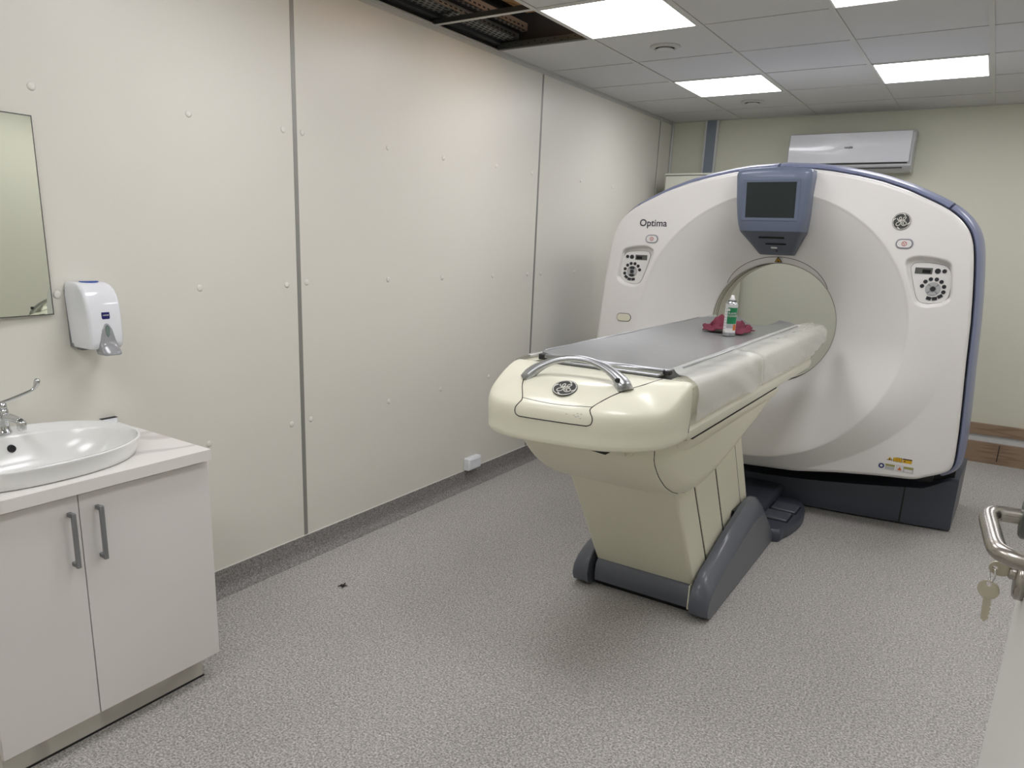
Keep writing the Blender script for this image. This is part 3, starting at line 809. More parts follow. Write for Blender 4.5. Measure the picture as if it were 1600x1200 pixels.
# ================================================================== patient table
def table():
    t = thing('patient_table', (XC, 3.3, 0), 'cream patient table on a slanted pedestal with a monogram badge and silver handle', 'patient table')
    U = lambda u: XC+u
    YS = 2.335                       # seam between end cap and side covers
    SK = 0.13                        # the tail cover sits slightly askew on the table
    # ---- end cap
    N = 96
    outl = []
    for k in range(N+1):
        a = PI*k/N
        e = 3.2
        c, s = math.cos(a), math.sin(a)
        u = 0.340*(abs(c)**(2/e))*(1 if c > 0 else -1); v = -0.330*(abs(s)**(2/2.3))
        outl.append((u, v))
    side = [(0.0, 1.137), (0.45, 1.137), (0.66, 1.137), (0.80, 1.137), (0.90, 1.137), (0.95, 1.137), (0.975, 1.1355), (0.990, 1.128), (0.997, 1.112), (1.0, 1.085), (1.0, 1.04), (0.996, 1.0), (0.993, 0.975), (0.994, 0.958), (0.988, 0.947), (0.97, 0.943), (0.60, 0.943), (0.0, 0.943)]
    nose = [(0.0, 1.136), (0.45, 1.134), (0.66, 1.122), (0.80, 1.101), (0.90, 1.079), (0.95, 1.066), (0.975, 1.0585), (0.990, 1.051), (0.998, 1.041), (1.002, 1.028), (1.001, 1.008), (0.996, 0.988), (0.993, 0.970), (0.995, 0.954), (0.992, 0.941), (0.982, 0.935), (0.60, 0.934), (0.0, 0.934)]
    rs = []
    for j in range(len(side)):
        ring = []
        for (u, v) in outl:
            k = smoothstep(0.0, 0.66, -v/0.330)
            s = lerp(side[j][0], nose[j][0], k); z = lerp(side[j][1], nose[j][1], k)
            ring.append((U(u*s), YS+v*s+SK*u*s*smoothstep(0.0, 0.55, -v*s/0.33), z))
        rs.append(ring)
    mb = MB().rings(rs, closed=False, smooth=True)
    n = N+1
    loop = [k*n for k in range(len(rs))] + [k*n+n-1 for k in reversed(range(len(rs)))]
    mb.f.append(tuple(loop)); mb.sm.append(False)
    capo = part('end_cap', mb, M['cream'], t, autos=1.2)
    bv = BVHTree.FromPolygons([Vector(p) for p in mb.v], mb.f[:-1])
    def onto(x, y, z0=1.4):
        hit = bv.ray_cast(Vector((x, y, z0)), Vector((0, 0, -1)))
        return hit[0] if hit[0] is not None else Vector((x, y, 1.1))
    def onto_front(x, z):
        hit = bv.ray_cast(Vector((x, 1.5, z)), Vector((0, 1, 0)))
        return hit[0] if hit[0] is not None else Vector((x, 2.0, z))
    # seams of the removable nose panel
    top = [(0.235, 2.325), (0.205, 2.22), (0.175, 2.14), (0.150, 2.085), (0.118, 2.032)]
    for sx in (1, -1):
        P = [onto(U(sx*u), y+SK*sx*u*(1 if y < 2.3 else 0))+Vector((0, 0, 0.0004)) for u, y in top]
        q = P[-1]
        for (u, z) in ((0.121, q.z-0.014), (0.129, q.z-0.026), (0.131, q.z-0.040), (0.126, q.z-0.051), (0.115, q.z-0.056)):
            P.append(onto_front(U(sx*u), z)+Vector((0, -0.0004, 0)))
        P = [P[0]]+spline([tuple(p) for p in P], 5)
        part('panel_seam', MB().tube(P, 0.0016, 6), M['line'], capo)
    q = onto(U(0.118), 2.032+SK*0.118)
    P = [onto_front(U(u), q.z-0.056)+Vector((0, -0.0004, 0)) for u in np.linspace(-0.116, 0.116, 15)]
    part('panel_seam', MB().tube(P, 0.0018, 6), M['line'], capo)
    P = [onto(U(u), 2.034+SK*u-0.012*(1-(u/0.12)**2))+Vector((0, 0, 0.0002)) for u in np.linspace(-0.119, 0.119, 15)]
    part('panel_seam', MB().tube(P, 0.0009, 5), M['line'], capo)
    part('cap_joint', MB().box(U(-0.335), U(0.3385), YS-0.0005, YS+0.003, 0.968, 1.118), M['line'], t)
    # badge lying on the sloping cap
    c = onto(U(0.0), 2.085); dy = onto(U(0), 2.125)-onto(U(0), 2.045)
    m = frame(c+Vector((0, 0, 0.0)), onto(U(0.03), 2.085+SK*0.03)-onto(U(-0.03), 2.085-SK*0.03), dy)
    badge(t, m @ Matrix.Translation((0, 0, 0.001)), 0.041)
    # scuffs on the nose flap
    mb = MB()
    for k in range(7):
        p = onto_front(U(0.075+random.uniform(-0.03, 0.03)), q.z-0.03+random.uniform(-0.01, 0.01))
        mb.box(p.x-0.003, p.x+0.002, p.y-0.0006, p.y+0.001, p.z-0.001, p.z+0.001)
    part('scuff', mb, M['gbody'], capo)
    # ---- arched handle
    P = []; Rr = []
    for k in range(33):
        s = k/32; u = -0.172+0.344*s
        h = math.sin(PI*s)**0.62
        P.append((U(u), 2.150+0.022*h+SK*u, 1.110+0.086*h)); e = abs(2*s-1)
        Rr.append(0.0142+0.0185*e**3.2)
    hd = part('handle', MB().tube(P, Rr, 18, flat=0.72, up=(0, 0, 1)), M['silver'], t)
    for sx in (1,):
        part('screw_recess', MB().lathe([(0.001, 0.010), (0.0075, 0.010), (0.0075, 0.0), (0.001, 0.0)], (U(sx*0.152), 2.126+SK*sx*0.152, 1.147), 'y', 20), M['dark'], hd)
    # ---- side covers
    secR = [(0.262, 1.05), (0.262, 1.138), (0.300, 1.138), (0.322, 1.132), (0.335, 1.120), (0.340, 1.102), (0.340, 1.035), (0.337, 1.022), (0.327, 1.008), (0.324, 0.994), (0.327, 0.980), (0.336, 0.970), (0.338, 0.960), (0.336, 0.940), (0.325, 0.936), (0.262, 0.936)]
    for sx in (1, -1):
        rs = []
        for y in (YS+0.003, 2.8, 3.3, 3.8, 4.2):
            rs.append([(U(sx*a), y, b) for a, b in secR])
        rs.append([(U(sx*a), 4.30+0.30*(b-0.936)/0.2, b) for a, b in secR])
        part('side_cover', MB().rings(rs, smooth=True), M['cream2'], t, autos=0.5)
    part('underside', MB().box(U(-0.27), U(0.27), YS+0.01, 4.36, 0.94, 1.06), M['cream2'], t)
    part('slide_gap', MB().box(U(-0.318), U(0.318), 2.45, 3.66, 0.918, 0.938), M['hole'], t)
    # ---- cradle with grey pad
    rs = []
    for y in list(np.linspace(2.40, 4.40, 15))+[4.44, 4.465]:
        tap = 1.0 if y < 4.2 else 1-0.75*((y-4.2)/0.30)**2.2
        ring = []
        for k in range(25):
            u = -1+2*k/24
            z = 1.128+0.040*abs(u)**2.4+0.0015*math.sin(7*y+5*u)
            ring.append((U(0.268*u*tap), y, z))
        ring += [(U(0.270*tap), y, 1.150), (U(0.262*tap), y, 1.128), (U(0.2*tap), y, 1.108), (U(-0.2*tap), y, 1.108), (U(-0.262*tap), y, 1.128), (U(-0.270*tap), y, 1.150)]
        rs.append(ring)
    cr = part('cradle', MB().rings(rs, smooth=True), M['mattress'], t, autos=0.8, label='grey concave cradle under clear film')
    for sx in (1, -1):
        part('cradle_rail', MB().tube([(U(sx*0.268), 2.42, 1.1675), (U(sx*0.268), 4.20, 1.1675)], 0.0035, 8), M['silverkey'], cr)
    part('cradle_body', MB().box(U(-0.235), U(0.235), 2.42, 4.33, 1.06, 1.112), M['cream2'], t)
    # cross bar at the tail of the cradle
    bar = part('cross_bar', MB().tube([(U(-0.215), 2.335, 1.160), (U(0.235), 2.335, 1.160)], 0.0125, 14, flat=0.7), M['silver'], t)
    part('bar_end', MB().box(U(0.235), U(0.255), 2.335, 2.362, 1.150, 1.164), M['dark'], bar, bevel=0.003)
    part('bar_end', MB().box(U(-0.245), U(-0.215), 2.330, 2.365, 1.146, 1.166), M['dark'], bar, bevel=0.003)
    part('tail_lip', MB().rings([[(U(-0.21), 2.35, 1.137), (U(0.21), 2.35, 1.137), (U(0.235), 2.41, 1.150), (U(-0.235), 2.41, 1.150)], [(U(-0.21), 2.35, 1.143), (U(0.21), 2.35, 1.143), (U(0.235), 2.41, 1.158), (U(-0.235), 2.41, 1.158)]], smooth=False), M['silverkey'], cr)
    # ---- tub under the top
    ys = [2.135, 2.15, 2.18, 2.22, 2.27, 2.33, 2.40, 2.48, 2.56, 2.64, 2.74, 2.88, 3.05, 3.25, 3.45, 3.60, 3.68, 3.72]
    zb = [0.915, 0.895, 0.870, 0.835, 0.795, 0.755, 0.715, 0.680, 0.655, 0.642, 0.640, 0.655, 0.685, 0.722, 0.764, 0.795, 0.820, 0.870]
    wu = [0.12, 0.165, 0.205, 0.235, 0.258, 0.272, 0.283, 0.291, 0.296, 0.299, 0.302, 0.305, 0.306, 0.306, 0.306, 0.306, 0.304, 0.300]
    rs = []
    for y, b, h in zip(ys, zb, wu):
        top_ = 0.932; r = min(0.085, (top_-b)*0.6); ring = []
        for cx, cz, a0 in ((h-r, b+r, 0), (-(h-r), b+r, 1)):
            pass
        ring.append((U(h), y, top_)); ring.append((U(h), y, top_-0.035 if top_-0.035 > b+r else b+r+0.001))
        for k in range(9):
            a = -PI/2*k/8; ring.append((U(h-r+r*math.cos(a)-0.012*k/8), y, b+r+r*math.sin(a)))
        for k in range(9):
            a = -PI/2-PI/2*k/8; ring.append((U(-h+r+r*math.cos(a)+0.012*(1-k/8)), y, b+r+r*math.sin(a)))
        ring.append((U(-h), y, top_-0.035 if top_-0.035 > b+r else b+r+0.001)); ring.append((U(-h), y, top_))
        rs.append(ring)
    tub = part('lower_tub', MB().rings(rs, smooth=True), M['ped'], t, autos=1.0)
    bt = BVHTree.FromPolygons([Vector(p) for r in rs for p in r], [(k*len(rs[0])+i, k*len(rs[0])+(i+1) % len(rs[0]), (k+1)*len(rs[0])+(i+1) % len(rs[0]), (k+1)*len(rs[0])+i) for k in range(len(rs)-1) for i in range(len(rs[0]))])
    P = []
    for z in np.linspace(0.915, 0.66, 14):
        h = bt.ray_cast(Vector((U(0.255), 1.8, float(z))), Vector((0.0, 1, 0)))
        if h[0] is not None: P.append(h[0]+Vector((0, -0.0005, 0)))
    if len(P) > 2: part('tub_seam', MB().tube(P, 0.0014, 6), M['line'], tub)
    part('grip_slot', MB().rings([[(U(-0.05), 2.118, 0.921), (U(-0.05), 2.16, 0.921), (U(-0.05), 2.16, 0.926), (U(-0.05), 2.118, 0.926)], [(U(0.150), 2.105, 0.907), (U(0.150), 2.16, 0.907), (U(0.150), 2.16, 0.922), (U(0.150), 2.105, 0.922)]], smooth=False), M['line'], t, bevel=0.003)
    part('lock_knob', MB().lathe([(0.001, -0.006), (0.010, -0.005), (0.010, 0.02)], (U(0.205), 2.160, 0.907), 'y', 16), M['ped'], t)
    # lip plate along the tub below the black gap
    for sx in (1, -1):
        part('tub_lip', MB().rings([[(U(sx*(a-dd)), y, b) for a, b in ((0.296, 0.918), (0.318, 0.916), (0.318, 0.894), (0.306, 0.872), (0.296, 0.872))] for y, dd in ((2.40, 0.034), (2.48, 0.012), (2.58, 0.001), (3.66, 0.0), (3.70, 0.001))], smooth=False), M['ped'], t, bevel=0.002)
        part('lip_screw', MB().box(U(sx*0.290)-0.002, U(sx*0.290)+0.002, 2.452, 2.456, 0.895, 0.912), M['line'], t)
    # ---- slanted telescopic pedestal
    sh = -0.675
    def slab(y0, y1, h, z0, z1, m, name, bev=0.008):
        f = lambda u, y, z: (U(u), y+sh*(z-0.09), z)
        mb = MB().rings([[f(-h, y0, z), f(h, y0, z), f(h, y1, z), f(-h, y1, z)] for z in (z0, z1)], smooth=False)
        return part(name, mb, m, t, bevel=bev, seg=3)
    slab(2.982, 3.185, 0.232, 0.085, 0.74, M['ped'], 'pedestal_front_cover', 0.014)
    slab(3.197, 3.458, 0.230, 0.10, 0.74, M['ped'], 'pedestal_middle_cover', 0.004)
    slab(3.478, 3.89, 0.228, 0.10, 0.80, M['ped'], 'pedestal_rear_cover', 0.006)
    slab(3.02, 3.86, 0.216, 0.06, 0.74, M['hole'], 'pedestal_core', 0.0)
    for ya, yb2 in ((3.186, 3.196), (3.458, 3.478)):
        slab(ya, yb2, 0.2262, 0.10, 0.74, M['hole'], 'pedestal_gap_shade', 0.0)  # black strips fill the gaps and stand in for their shade
    for sx in (1, -1):
        f = lambda y, z, u: (U(sx*u), y+sh*(z-0.09), z)
        mb = MB().rings([[f(3.772, z, 0.2275), f(3.775, z, 0.2275), f(3.775, z, 0.2288), f(3.772, z, 0.2288)] for z in (0.12, 0.78)], smooth=False)
        part('pedestal_seam', mb, M['line'], t)
    # ---- feet
    prof = [(2.935, 0.006), (2.895, 0.030), (2.880, 0.075), (2.890, 0.125), (2.925, 0.165), (2.98, 0.195), (3.15, 0.245), (3.35, 0.298), (3.52, 0.335), (3.60, 0.345), (3.70, 0.340), (3.76, 0.325), (3.80, 0.290), (3.92, 0.180), (4.05, 0.050), (4.065, 0.006)]
    for sx in (1, -1):
        rs = []
        for u, kz, ky in ((0.240, 0.97, 0.0), (0.244, 1.0, 0.0), (0.268, 1.0, 0.0), (0.285, 0.95, 0.002), (0.305, 0.87, 0.004), (0.318, 0.80, 0.008), (0.3225, 0.76, 0.014)):
            rs.append([(U(sx*u), y+(ky if y < 3.4 else -ky), 0.006+(z-0.006)*kz) for y, z in prof])
        part('foot_cover', MB().rings(rs, smooth=True), M['foot'], t, autos=0.6)
        part('foot_notch', MB().box(U(sx*0.236)-0.006, U(sx*0.236)+0.006, 3.46, 3.62, 0.24, 0.33), M['dark'], t)
    part('kick_bar', MB().rings([[(U(u), 2.93+a, b) for a, b in ((0.0, 0.035), (-0.006, 0.07), (0.0, 0.115), (0.02, 0.138), (0.06, 0.14), (0.06, 0.03))] for u in (-0.222, 0.222)], smooth=True), M['foot'], t, autos=0.7)
    part('kick_bar_end', MB().box(U(0.222), U(0.228), 2.925, 2.98, 0.03, 0.14), M['ped'], t)
    part('base_frame', MB().box(U(-0.235), U(0.235), 2.97, 4.0, 0.0, 0.10), M['hole'], t)
    # ---- foot pedal plate reaching to the scanner
    pl = [(1.52, 4.02), (1.84, 4.02), (1.885, 4.10), (1.912, 4.22), (1.925, 4.36), (1.915, 4.50), (1.880, 4.62), (1.82, 4.68), (1.52, 4.68), (1.20, 4.68), (1.20, 4.02)]
    pts = closed_spline([(a, b) for a, b in pl], 4)
    cx, cy = 1.55, 4.35
    sc = lambda k: [(cx+(a-cx)*k, cy+(b-cy)*k) for a, b in pts]
    rs = [[(a, b, z) for a, b in sc(k)] for k, z in ((0.985, 0.0), (1.0, 0.012), (1.0, 0.045), (0.985, 0.062), (0.955, 0.070))]
    pp = part('pedal_plate', MB().rings(rs, smooth=True), M['base'], t, autos=0.8)
    for (x0, y0, x1, y1) in ((1.735, 4.19, 1.875, 4.33), (1.745, 4.36, 1.885, 4.50)):
        part('pedal', MB().box(x0, x1, y0, y1, 0.066, 0.084), M['foot'], pp, bevel=0.012, seg=4)
        part('pedal_gap', MB().box(x0-0.006, x1+0.006, y0-0.006, y1+0.006, 0.066, 0.0712), M['hole'], pp)
    part('bridge_cover', MB().box(U(-0.2), U(0.22), 3.9, 4.72, 0.06, 0.13), M['base'], t, bevel=0.02, seg=3)
    return t
table()

# clear film lying over the shoulders of the table
def film(sx, label):
    mb = MB(); rs = []
    sec = [(0.245, 1.166), (0.262, 1.172), (0.274, 1.158), (0.286, 1.1465), (0.300, 1.1455), (0.315, 1.1435), (0.329, 1.137), (0.340, 1.126), (0.3465, 1.109), (0.348, 1.09), (0.3485, 1.07), (0.3485, 1.05), (0.348, 1.03), (0.347, 1.012)]
    if sx < 0: sec = [(0.292, 1.1415)]*3+sec[3:]
    ys = np.linspace(2.345, 4.60, 150)
    for y in ys:
        ring = []
        end = smoothstep(4.2, 4.6, y)
        hang = 0.010*noise.noise(Vector((y*2.3, 3.1, sx)))+0.018*math.exp(-((y-3.05)/0.05)**2)
        for k, (a, b) in enumerate(sec):
            # broad folds running diagonally over the shoulder, a gathered pleat in the middle
            fold = (0.5+0.5*noise.noise(Vector((y*5.5-k*0.40, k*0.10, sx*3))))*0.0085
            fold += (0.5+0.5*noise.noise(Vector((y*13-k*0.75, k*0.14, 7+sx))))*0.0085
            pleat = 0.009*math.exp(-((y-3.02-0.012*k)/0.035)**2)
            w_ = 0.35 if k < 3 else 1.0
            d = 0.001+(fold+pleat)*w_
            z = b + (d*0.8 if k < 9 else 0.0)
            u = a + (d*0.9 if k >= 7 else 0.0)
            if k > 9: z -= hang*(k-9)/4
            if k < 4: z -= 0.02*end*(4-k)/4
            if k > 9: z += 0.012*end*(k-9)
            ring.append((XC+sx*u, y, z))
        rs.append(ring)
    mb.rings(rs, closed=False, smooth=True)
    o = part('plastic_film', mb, M['film'], org=(XC+sx*0.3, 3.4, 1.14))
    return tag(o, label, 'plastic film', 'clear film over the table edges')
film(1, 'wrinkled clear plastic film draped over the right shoulder of the patient table')
film(-1, 'clear plastic film over the far left shoulder of the patient table')

# spray can on the cradle
def spray_can():
    c = (1.553, 3.765, 1.1325)
    t = thing('spray_can', c, 'white spray can with green plastic cleaner label standing on the grey cradle', 'spray can')
    r = 0.0305
    part('can_body', MB().lathe([(0.001, 0.0), (r-0.002, 0.0), (r, 0.003), (r, 0.006), (r-0.001, 0.008), (r-0.001, 0.152), (r, 0.154), (r, 0.158), (0.001, 0.158)], c, 'z', 40), M['can'], t, autos=0.6)
    part('shoulder', MB().lathe([(r-0.0005, 0.156), (r-0.003, 0.164), (r-0.010, 0.171), (0.016, 0.174), (0.016, 0.177), (0.001, 0.177)], c, 'z', 36), M['silver'], t, autos=0.6)
    part('bottom_rim', MB().lathe([(r-0.001, 0.0005), (r+0.0006, 0.002), (r+0.0006, 0.018), (r-0.001, 0.019)], c, 'z', 36), M['silver'], t, autos=0.6)
    part('cap_ring', MB().lathe([(0.0205, 0.170), (0.0205, 0.1745), (0.016, 0.176)], c, 'z', 28), M['line'], t)
    part('nozzle', MB().lathe([(0.013, 0.175), (0.014, 0.184), (0.009, 0.188), (0.0085, 0.199), (0.006, 0.202), (0.001, 0.202)], c, 'z', 24), M['plate'], t)
    # direction to the viewer side of the label
    a0 = math.atan2(CAM.y-c[1], CAM.x-c[0])+0.22
    def patch(da0, da1, z0, z1, m, name, parent, off=0.0004, n=14):
        rs = []
        for k in range(n+1):
            a = a0+lerp(da0, da1, k/n)
            rs.append([(c[0]+(r-0.001+q)*math.cos(a), c[1]+(r-0.001+q)*math.sin(a), c[2]+z) for q, z in ((off, z0), (off, z1), (off-0.0008, z1), (off-0.0008, z0))])
        return part(name, MB().rings(rs, smooth=True), m, parent, autos=0.5)
    g = patch(-0.80, 1.05, 0.062, 0.142, M['green'], 'green_label', t)
    patch(-0.80, 1.05, 0.040, 0.062, M['silverkey'], 'grey_band', t)
    patch(0.35, 1.0, 0.030, 0.060, M['lorange'], 'hand_picture', t, 0.0009)
    bars = MB()
    def wrapped(s, size, da, z, m, name, parent, off=0.0011):
        mb = text_mb(s, size, Matrix.Identity(4), 0.0003)
        vs = [(c[0]+(r-0.001+off+p[2])*math.cos(a0+da+p[0]/r), c[1]+(r-0.001+off+p[2])*math.sin(a0+da+p[0]/r), c[2]+z+p[1]) for p in mb.v]
        mb.v = vs
        part(name, mb, m, parent)
    wrapped('PLASTIC', 0.0125, 0.10, 0.1135, M['lwhite'], 'lettering', g)
    wrapped('CLEANER', 0.0125, 0.10, 0.1010, M['lwhite'], 'lettering', g)
    # round mark on the label
    mb = MB(); pts = []
    for k in range(20):
        a = 2*PI*k/20; pts.append((-0.018+0.0065*math.cos(a), 0.131+0.0065*math.sin(a)))
    mb.rings([[(c[0]+(r+off)*math.cos(a0+p[0]/r), c[1]+(r+off)*math.sin(a0+p[0]/r), c[2]+p[1]) for p in pts] for off in (-0.0006, 0.0004)], smooth=False)
    part('round_mark', mb, M['lwhite'], g)
    for j in range(9):
        z = 0.020+j*0.014
        for q in range(2):
            patch(-1.32+0.2*q, -1.18+0.2*q, z, z+0.006, M['gbody'], 'small_print', t, 0.0005, 3)
spray_can()

def cloth():
    nx, ny = 44, 34
    vs = []; c = (1.50, 3.93)
    for j in range(ny+1):
        for i in range(nx+1):
            u = -1+2*i/nx; v = -1+2*j/ny
            q = Vector((u*2.3, v*2.3, 0.3))
            edge = max(0, 1-(abs(u)**3+abs(v)**3)*0.55)
            h = (0.045*abs(noise.noise(q))+0.06*max(0, noise.noise(q*0.8+Vector((5, 1, 2))))+0.022*abs(noise.noise(q*2.7)))*edge+0.004
            h += 0.040*math.exp(-((u+0.45)**2*14+(v)**2*6))+0.030*math.exp(-((u-0.35)**2*10+(v+0.1)**2*5))
            wob = 0.018*noise.noise(Vector((u*3, v*3, 9)))
            x = c[0]+0.118*u*(1-0.12*v*v)+wob; y = c[1]+0.10*v+wob
            zc = 1.1285+0.040*abs((x-XC)/0.268)**2.4
            vs.append((x, y, zc+0.004+h))
    fs = [(j*(nx+1)+i, j*(nx+1)+i+1, (j+1)*(nx+1)+i+1, (j+1)*(nx+1)+i) for j in range(ny) for i in range(nx)]
    o = part('cleaning_cloth', MB().add(vs, fs, True), M['cloth'], org=(c[0], c[1], 1.13), solid=0.003)
    tag(o, 'crumpled maroon cleaning cloth lying behind the spray can', 'cloth')
cloth()

# ================================================================== sink corner
def vanity():
    t = thing('vanity_cabinet', (0.27, 1.08, 0), 'white two door sink cabinet with grey bar handles at the left wall', 'cabinet')
    part('carcass', MB().box(0.006, 0.512, 0.735, 0.752, 0.10, 0.822).box(0.006, 0.512, 1.423, 1.440, 0.10, 0.822).box(0.006, 0.512, 0.752, 1.423, 0.10, 0.116).box(0.006, 0.012, 0.752, 1.423, 0.116, 0.822), M['cabinet'], t)
    part('plinth', MB().box(0.02, 0.478, 0.742, 1.402, 0.0, 0.102), M['plinth'], t)
    part('plinth_gap', MB().box(0.03, 0.481, 0.74, 1.405, 0.0, 0.006), M['dark'], t)
    for y0, y1, hy in ((0.730, 1.0055, 0.977), (1.0085, 1.440, 1.058)):
        d = part('door', MB().box(0.5135, 0.531, y0, y1, 0.098, 0.816), M['cabinet'], t, bevel=0.0012)
        h = MB().box(0.531, 0.556, hy-0.006, hy+0.006, 0.760, 0.772).box(0.531, 0.556, hy-0.006, hy+0.006, 0.608, 0.620)
        h.box(0.551, 0.562, hy-0.006, hy+0.006, 0.606, 0.774)
        part('handle', h, M['handle'], d, bevel=0.0012)
vanity()
# counter with the basin cut-out
bcx, bcy, bax, bay = 0.275, 0.985, 0.255, 0.335
def oval(k, n=72, e=2.25):
    o = []
    for i in range(n):
        a = 2*PI*i/n; c, s = math.cos(a), math.sin(a)
        o.append((bcx+k*bax*(abs(c)**(2/e))*(1 if c > 0 else -1), bcy+k*bay*(abs(s)**(2/e))*(1 if s > 0 else -1)))
    return o
def counter():
    x0, x1, y0, y1, z0, z1 = 0.005, 0.556, 0.60, 1.437, 0.826, 0.862
    inn = oval(0.90); n = len(inn)
    # outer points by direction
    outp = []
    for (x, y) in inn:
        dx, dy = x-bcx, y-bcy; tt = min([(x1-bcx)/dx if dx > 1e-9 else 1e9, (x0-bcx)/dx if dx < -1e-9 else 1e9, (y1-bcy)/dy if dy > 1e-9 else 1e9, (y0-bcy)/dy if dy < -1e-9 else 1e9])
        outp.append((bcx+dx*tt, bcy+dy*tt))
    for cx, cy in ((x0, y0), (x0, y1), (x1, y0), (x1, y1)):
        i = min(range(n), key=lambda i: (outp[i][0]-cx)**2+(outp[i][1]-cy)**2); outp[i] = (cx, cy)
    rs = [[(a, b, z1) for a, b in inn], [(a, b, z1) for a, b in outp], [(a, b, z0) for a, b in outp], [(a, b, z0) for a, b in inn], [(a, b, z1) for a, b in inn]]
    o = part('countertop', MB().rings(rs, cap0=False, cap1=False, smooth=False), M['marble'], org=(0.28, 1.0, 0.826))
    tag(o, 'white marble pattern worktop lying on the sink cabinet', 'worktop')
counter()
def basin():
    t = thing('wash_basin', (bcx, bcy, 0.862), 'white oval ceramic wash basin set in the marble worktop', 'basin')
    def ring(kx, z, sh=0.0): return [(a+sh, b, z) for a, b in oval(kx)]
    zr = 0.920
    rs = [ring(0.86, 0.80), ring(0.885, 0.8625), ring(0.93, 0.8625), ring(0.955, 0.868), ring(0.972, 0.885), ring(0.990, zr-0.012), ring(1.0, zr-0.004), ring(0.996, zr), ring(0.985, zr+0.001)]
    # inner bowl: shelf for the tap at the wall side
    def inner(k, z, sh):
        return [(bcx+(a-bcx)*k*0.80+sh, bcy+(b-bcy)*k, z) for a, b in oval(1.0)]
    rs += [ring(0.970, zr-0.002), inner(0.955, zr-0.004, 0.036), inner(0.94, zr-0.012, 0.037), inner(0.90, zr-0.035, 0.035), inner(0.80, zr-0.085, 0.03), inner(0.62, zr-0.118, 0.025), inner(0.35, zr-0.128, 0.02), inner(0.06, zr-0.131, 0.02)]
    part('bowl', MB().rings(rs, smooth=True, cap0=False), M['ceramic'], t)
    part('overflow_hole', MB().lathe([(0.001, 0.004), (0.0105, 0.004), (0.0115, 0.006), (0.0125, -0.004)], (0.1305, 1.016, 0.8760), 'x', 24), M['dark'], t)
    part('drain', MB().lathe([(0.03, 0.001), (0.03, 0.004), (0.02, 0.005)], (bcx+0.02, bcy, zr-0.131), 'z', 24), M['chrome'], t)
basin()
def tap():
    c = (0.085, 1.016, 0.918)
    t = thing('basin_tap', c, 'chrome tap with a long curved lever at the back of the basin', 'tap')
    part('body', MB().lathe([(0.026, 0.0), (0.026, 0.006), (0.022, 0.010), (0.0205, 0.03), (0.022, 0.055), (0.023, 0.075), (0.019, 0.082)], c, 'z', 28), M['chrome'], t)
    part('cartridge', MB().lathe([(0.0195, 0.080), (0.0205, 0.088), (0.0195, 0.096), (0.013, 0.103), (0.002, 0.105)], c, 'z', 28), M['chrome'], t)
    sp = spline([(c[0], c[1], c[2]+0.052), (c[0]+0.05, c[1]+0.006, c[2]+0.060), (c[0]+0.096, c[1]+0.014, c[2]+0.052)], 6)
    part('spout', MB().tube(sp, 0.0115, 14), M['chrome'], t)
    part('aerator', MB().lathe([(0.012, -0.018), (0.0135, -0.012), (0.0135, 0.006), (0.010, 0.012)], (c[0]+0.100, c[1]+0.015, c[2]+0.044), 'z', 20), M['chrome'], t)
    lv = spline([(c[0], c[1]-0.012, c[2]+0.098), (c[0]+0.006, c[1]+0.014, c[2]+0.102), (c[0]+0.018, c[1]+0.076, c[2]+0.123), (c[0]+0.021, c[1]+0.095, c[2]+0.132), (c[0]+0.022, c[1]+0.105, c[2]+0.146), (c[0]+0.022, c[1]+0.110, c[2]+0.158)], 6)
    lv += [lv[-1]+(lv[-1]-lv[-2]).normalized()*q_ for q_ in (0.003, 0.006, 0.0075)]
    n = len(lv)
    part('lever', MB().tube([tuple(p) for p in lv], [0.0060-0.0010*math.sin(PI*k/n)+0.0038*smoothstep(0.55, 0.8, k/n) for k in range(n-3)]+[0.0085, 0.006, 0.002], 12), M['chrome'], t)
tap()
t = part('wall_bracket', MB().box(0.0, 0.018, 1.372, 1.428, 0.862, 0.884), M['socket'], org=(0, 1.40, 0.862), bevel=0.001)
tag(t, 'small white strip with dark top line on the worktop behind the basin', 'bracket')
part('top_line', MB().box(0.0, 0.019, 1.371, 1.429, 0.884, 0.8855), M['dark'], t, org=(0, 1.40, 0.862))

t = thing('wall_mirror', (0.0, 0.9, 1.273), 'frameless rectangular mirror on the left wall above the sink', 'mirror')
# it leans a little: the right edge touches the wall, the left edge stands off it
def mirror_slab(y0, y1, z0, z1, d0, d1):
    f = lambda y, z, d: (d+(1.2475-y)*math.tan(math.radians(3.0))+(z-1.2725)*0.0105*-1+0.0075, y, z)
    return MB().rings([[f(y, z, d) for y, z in ((y0, z0), (y1, z0), (y1, z1), (y0, z1))] for d in (d0, d1)], smooth=False)
part('glass', mirror_slab(0.601, 1.244, 1.276, 1.896, 0.002, 0.0052), M['mirror'], t)
part('edge', mirror_slab(0.597, 1.2475, 1.2725, 1.8995, 0.0, 0.0048), M['mframe'], t)

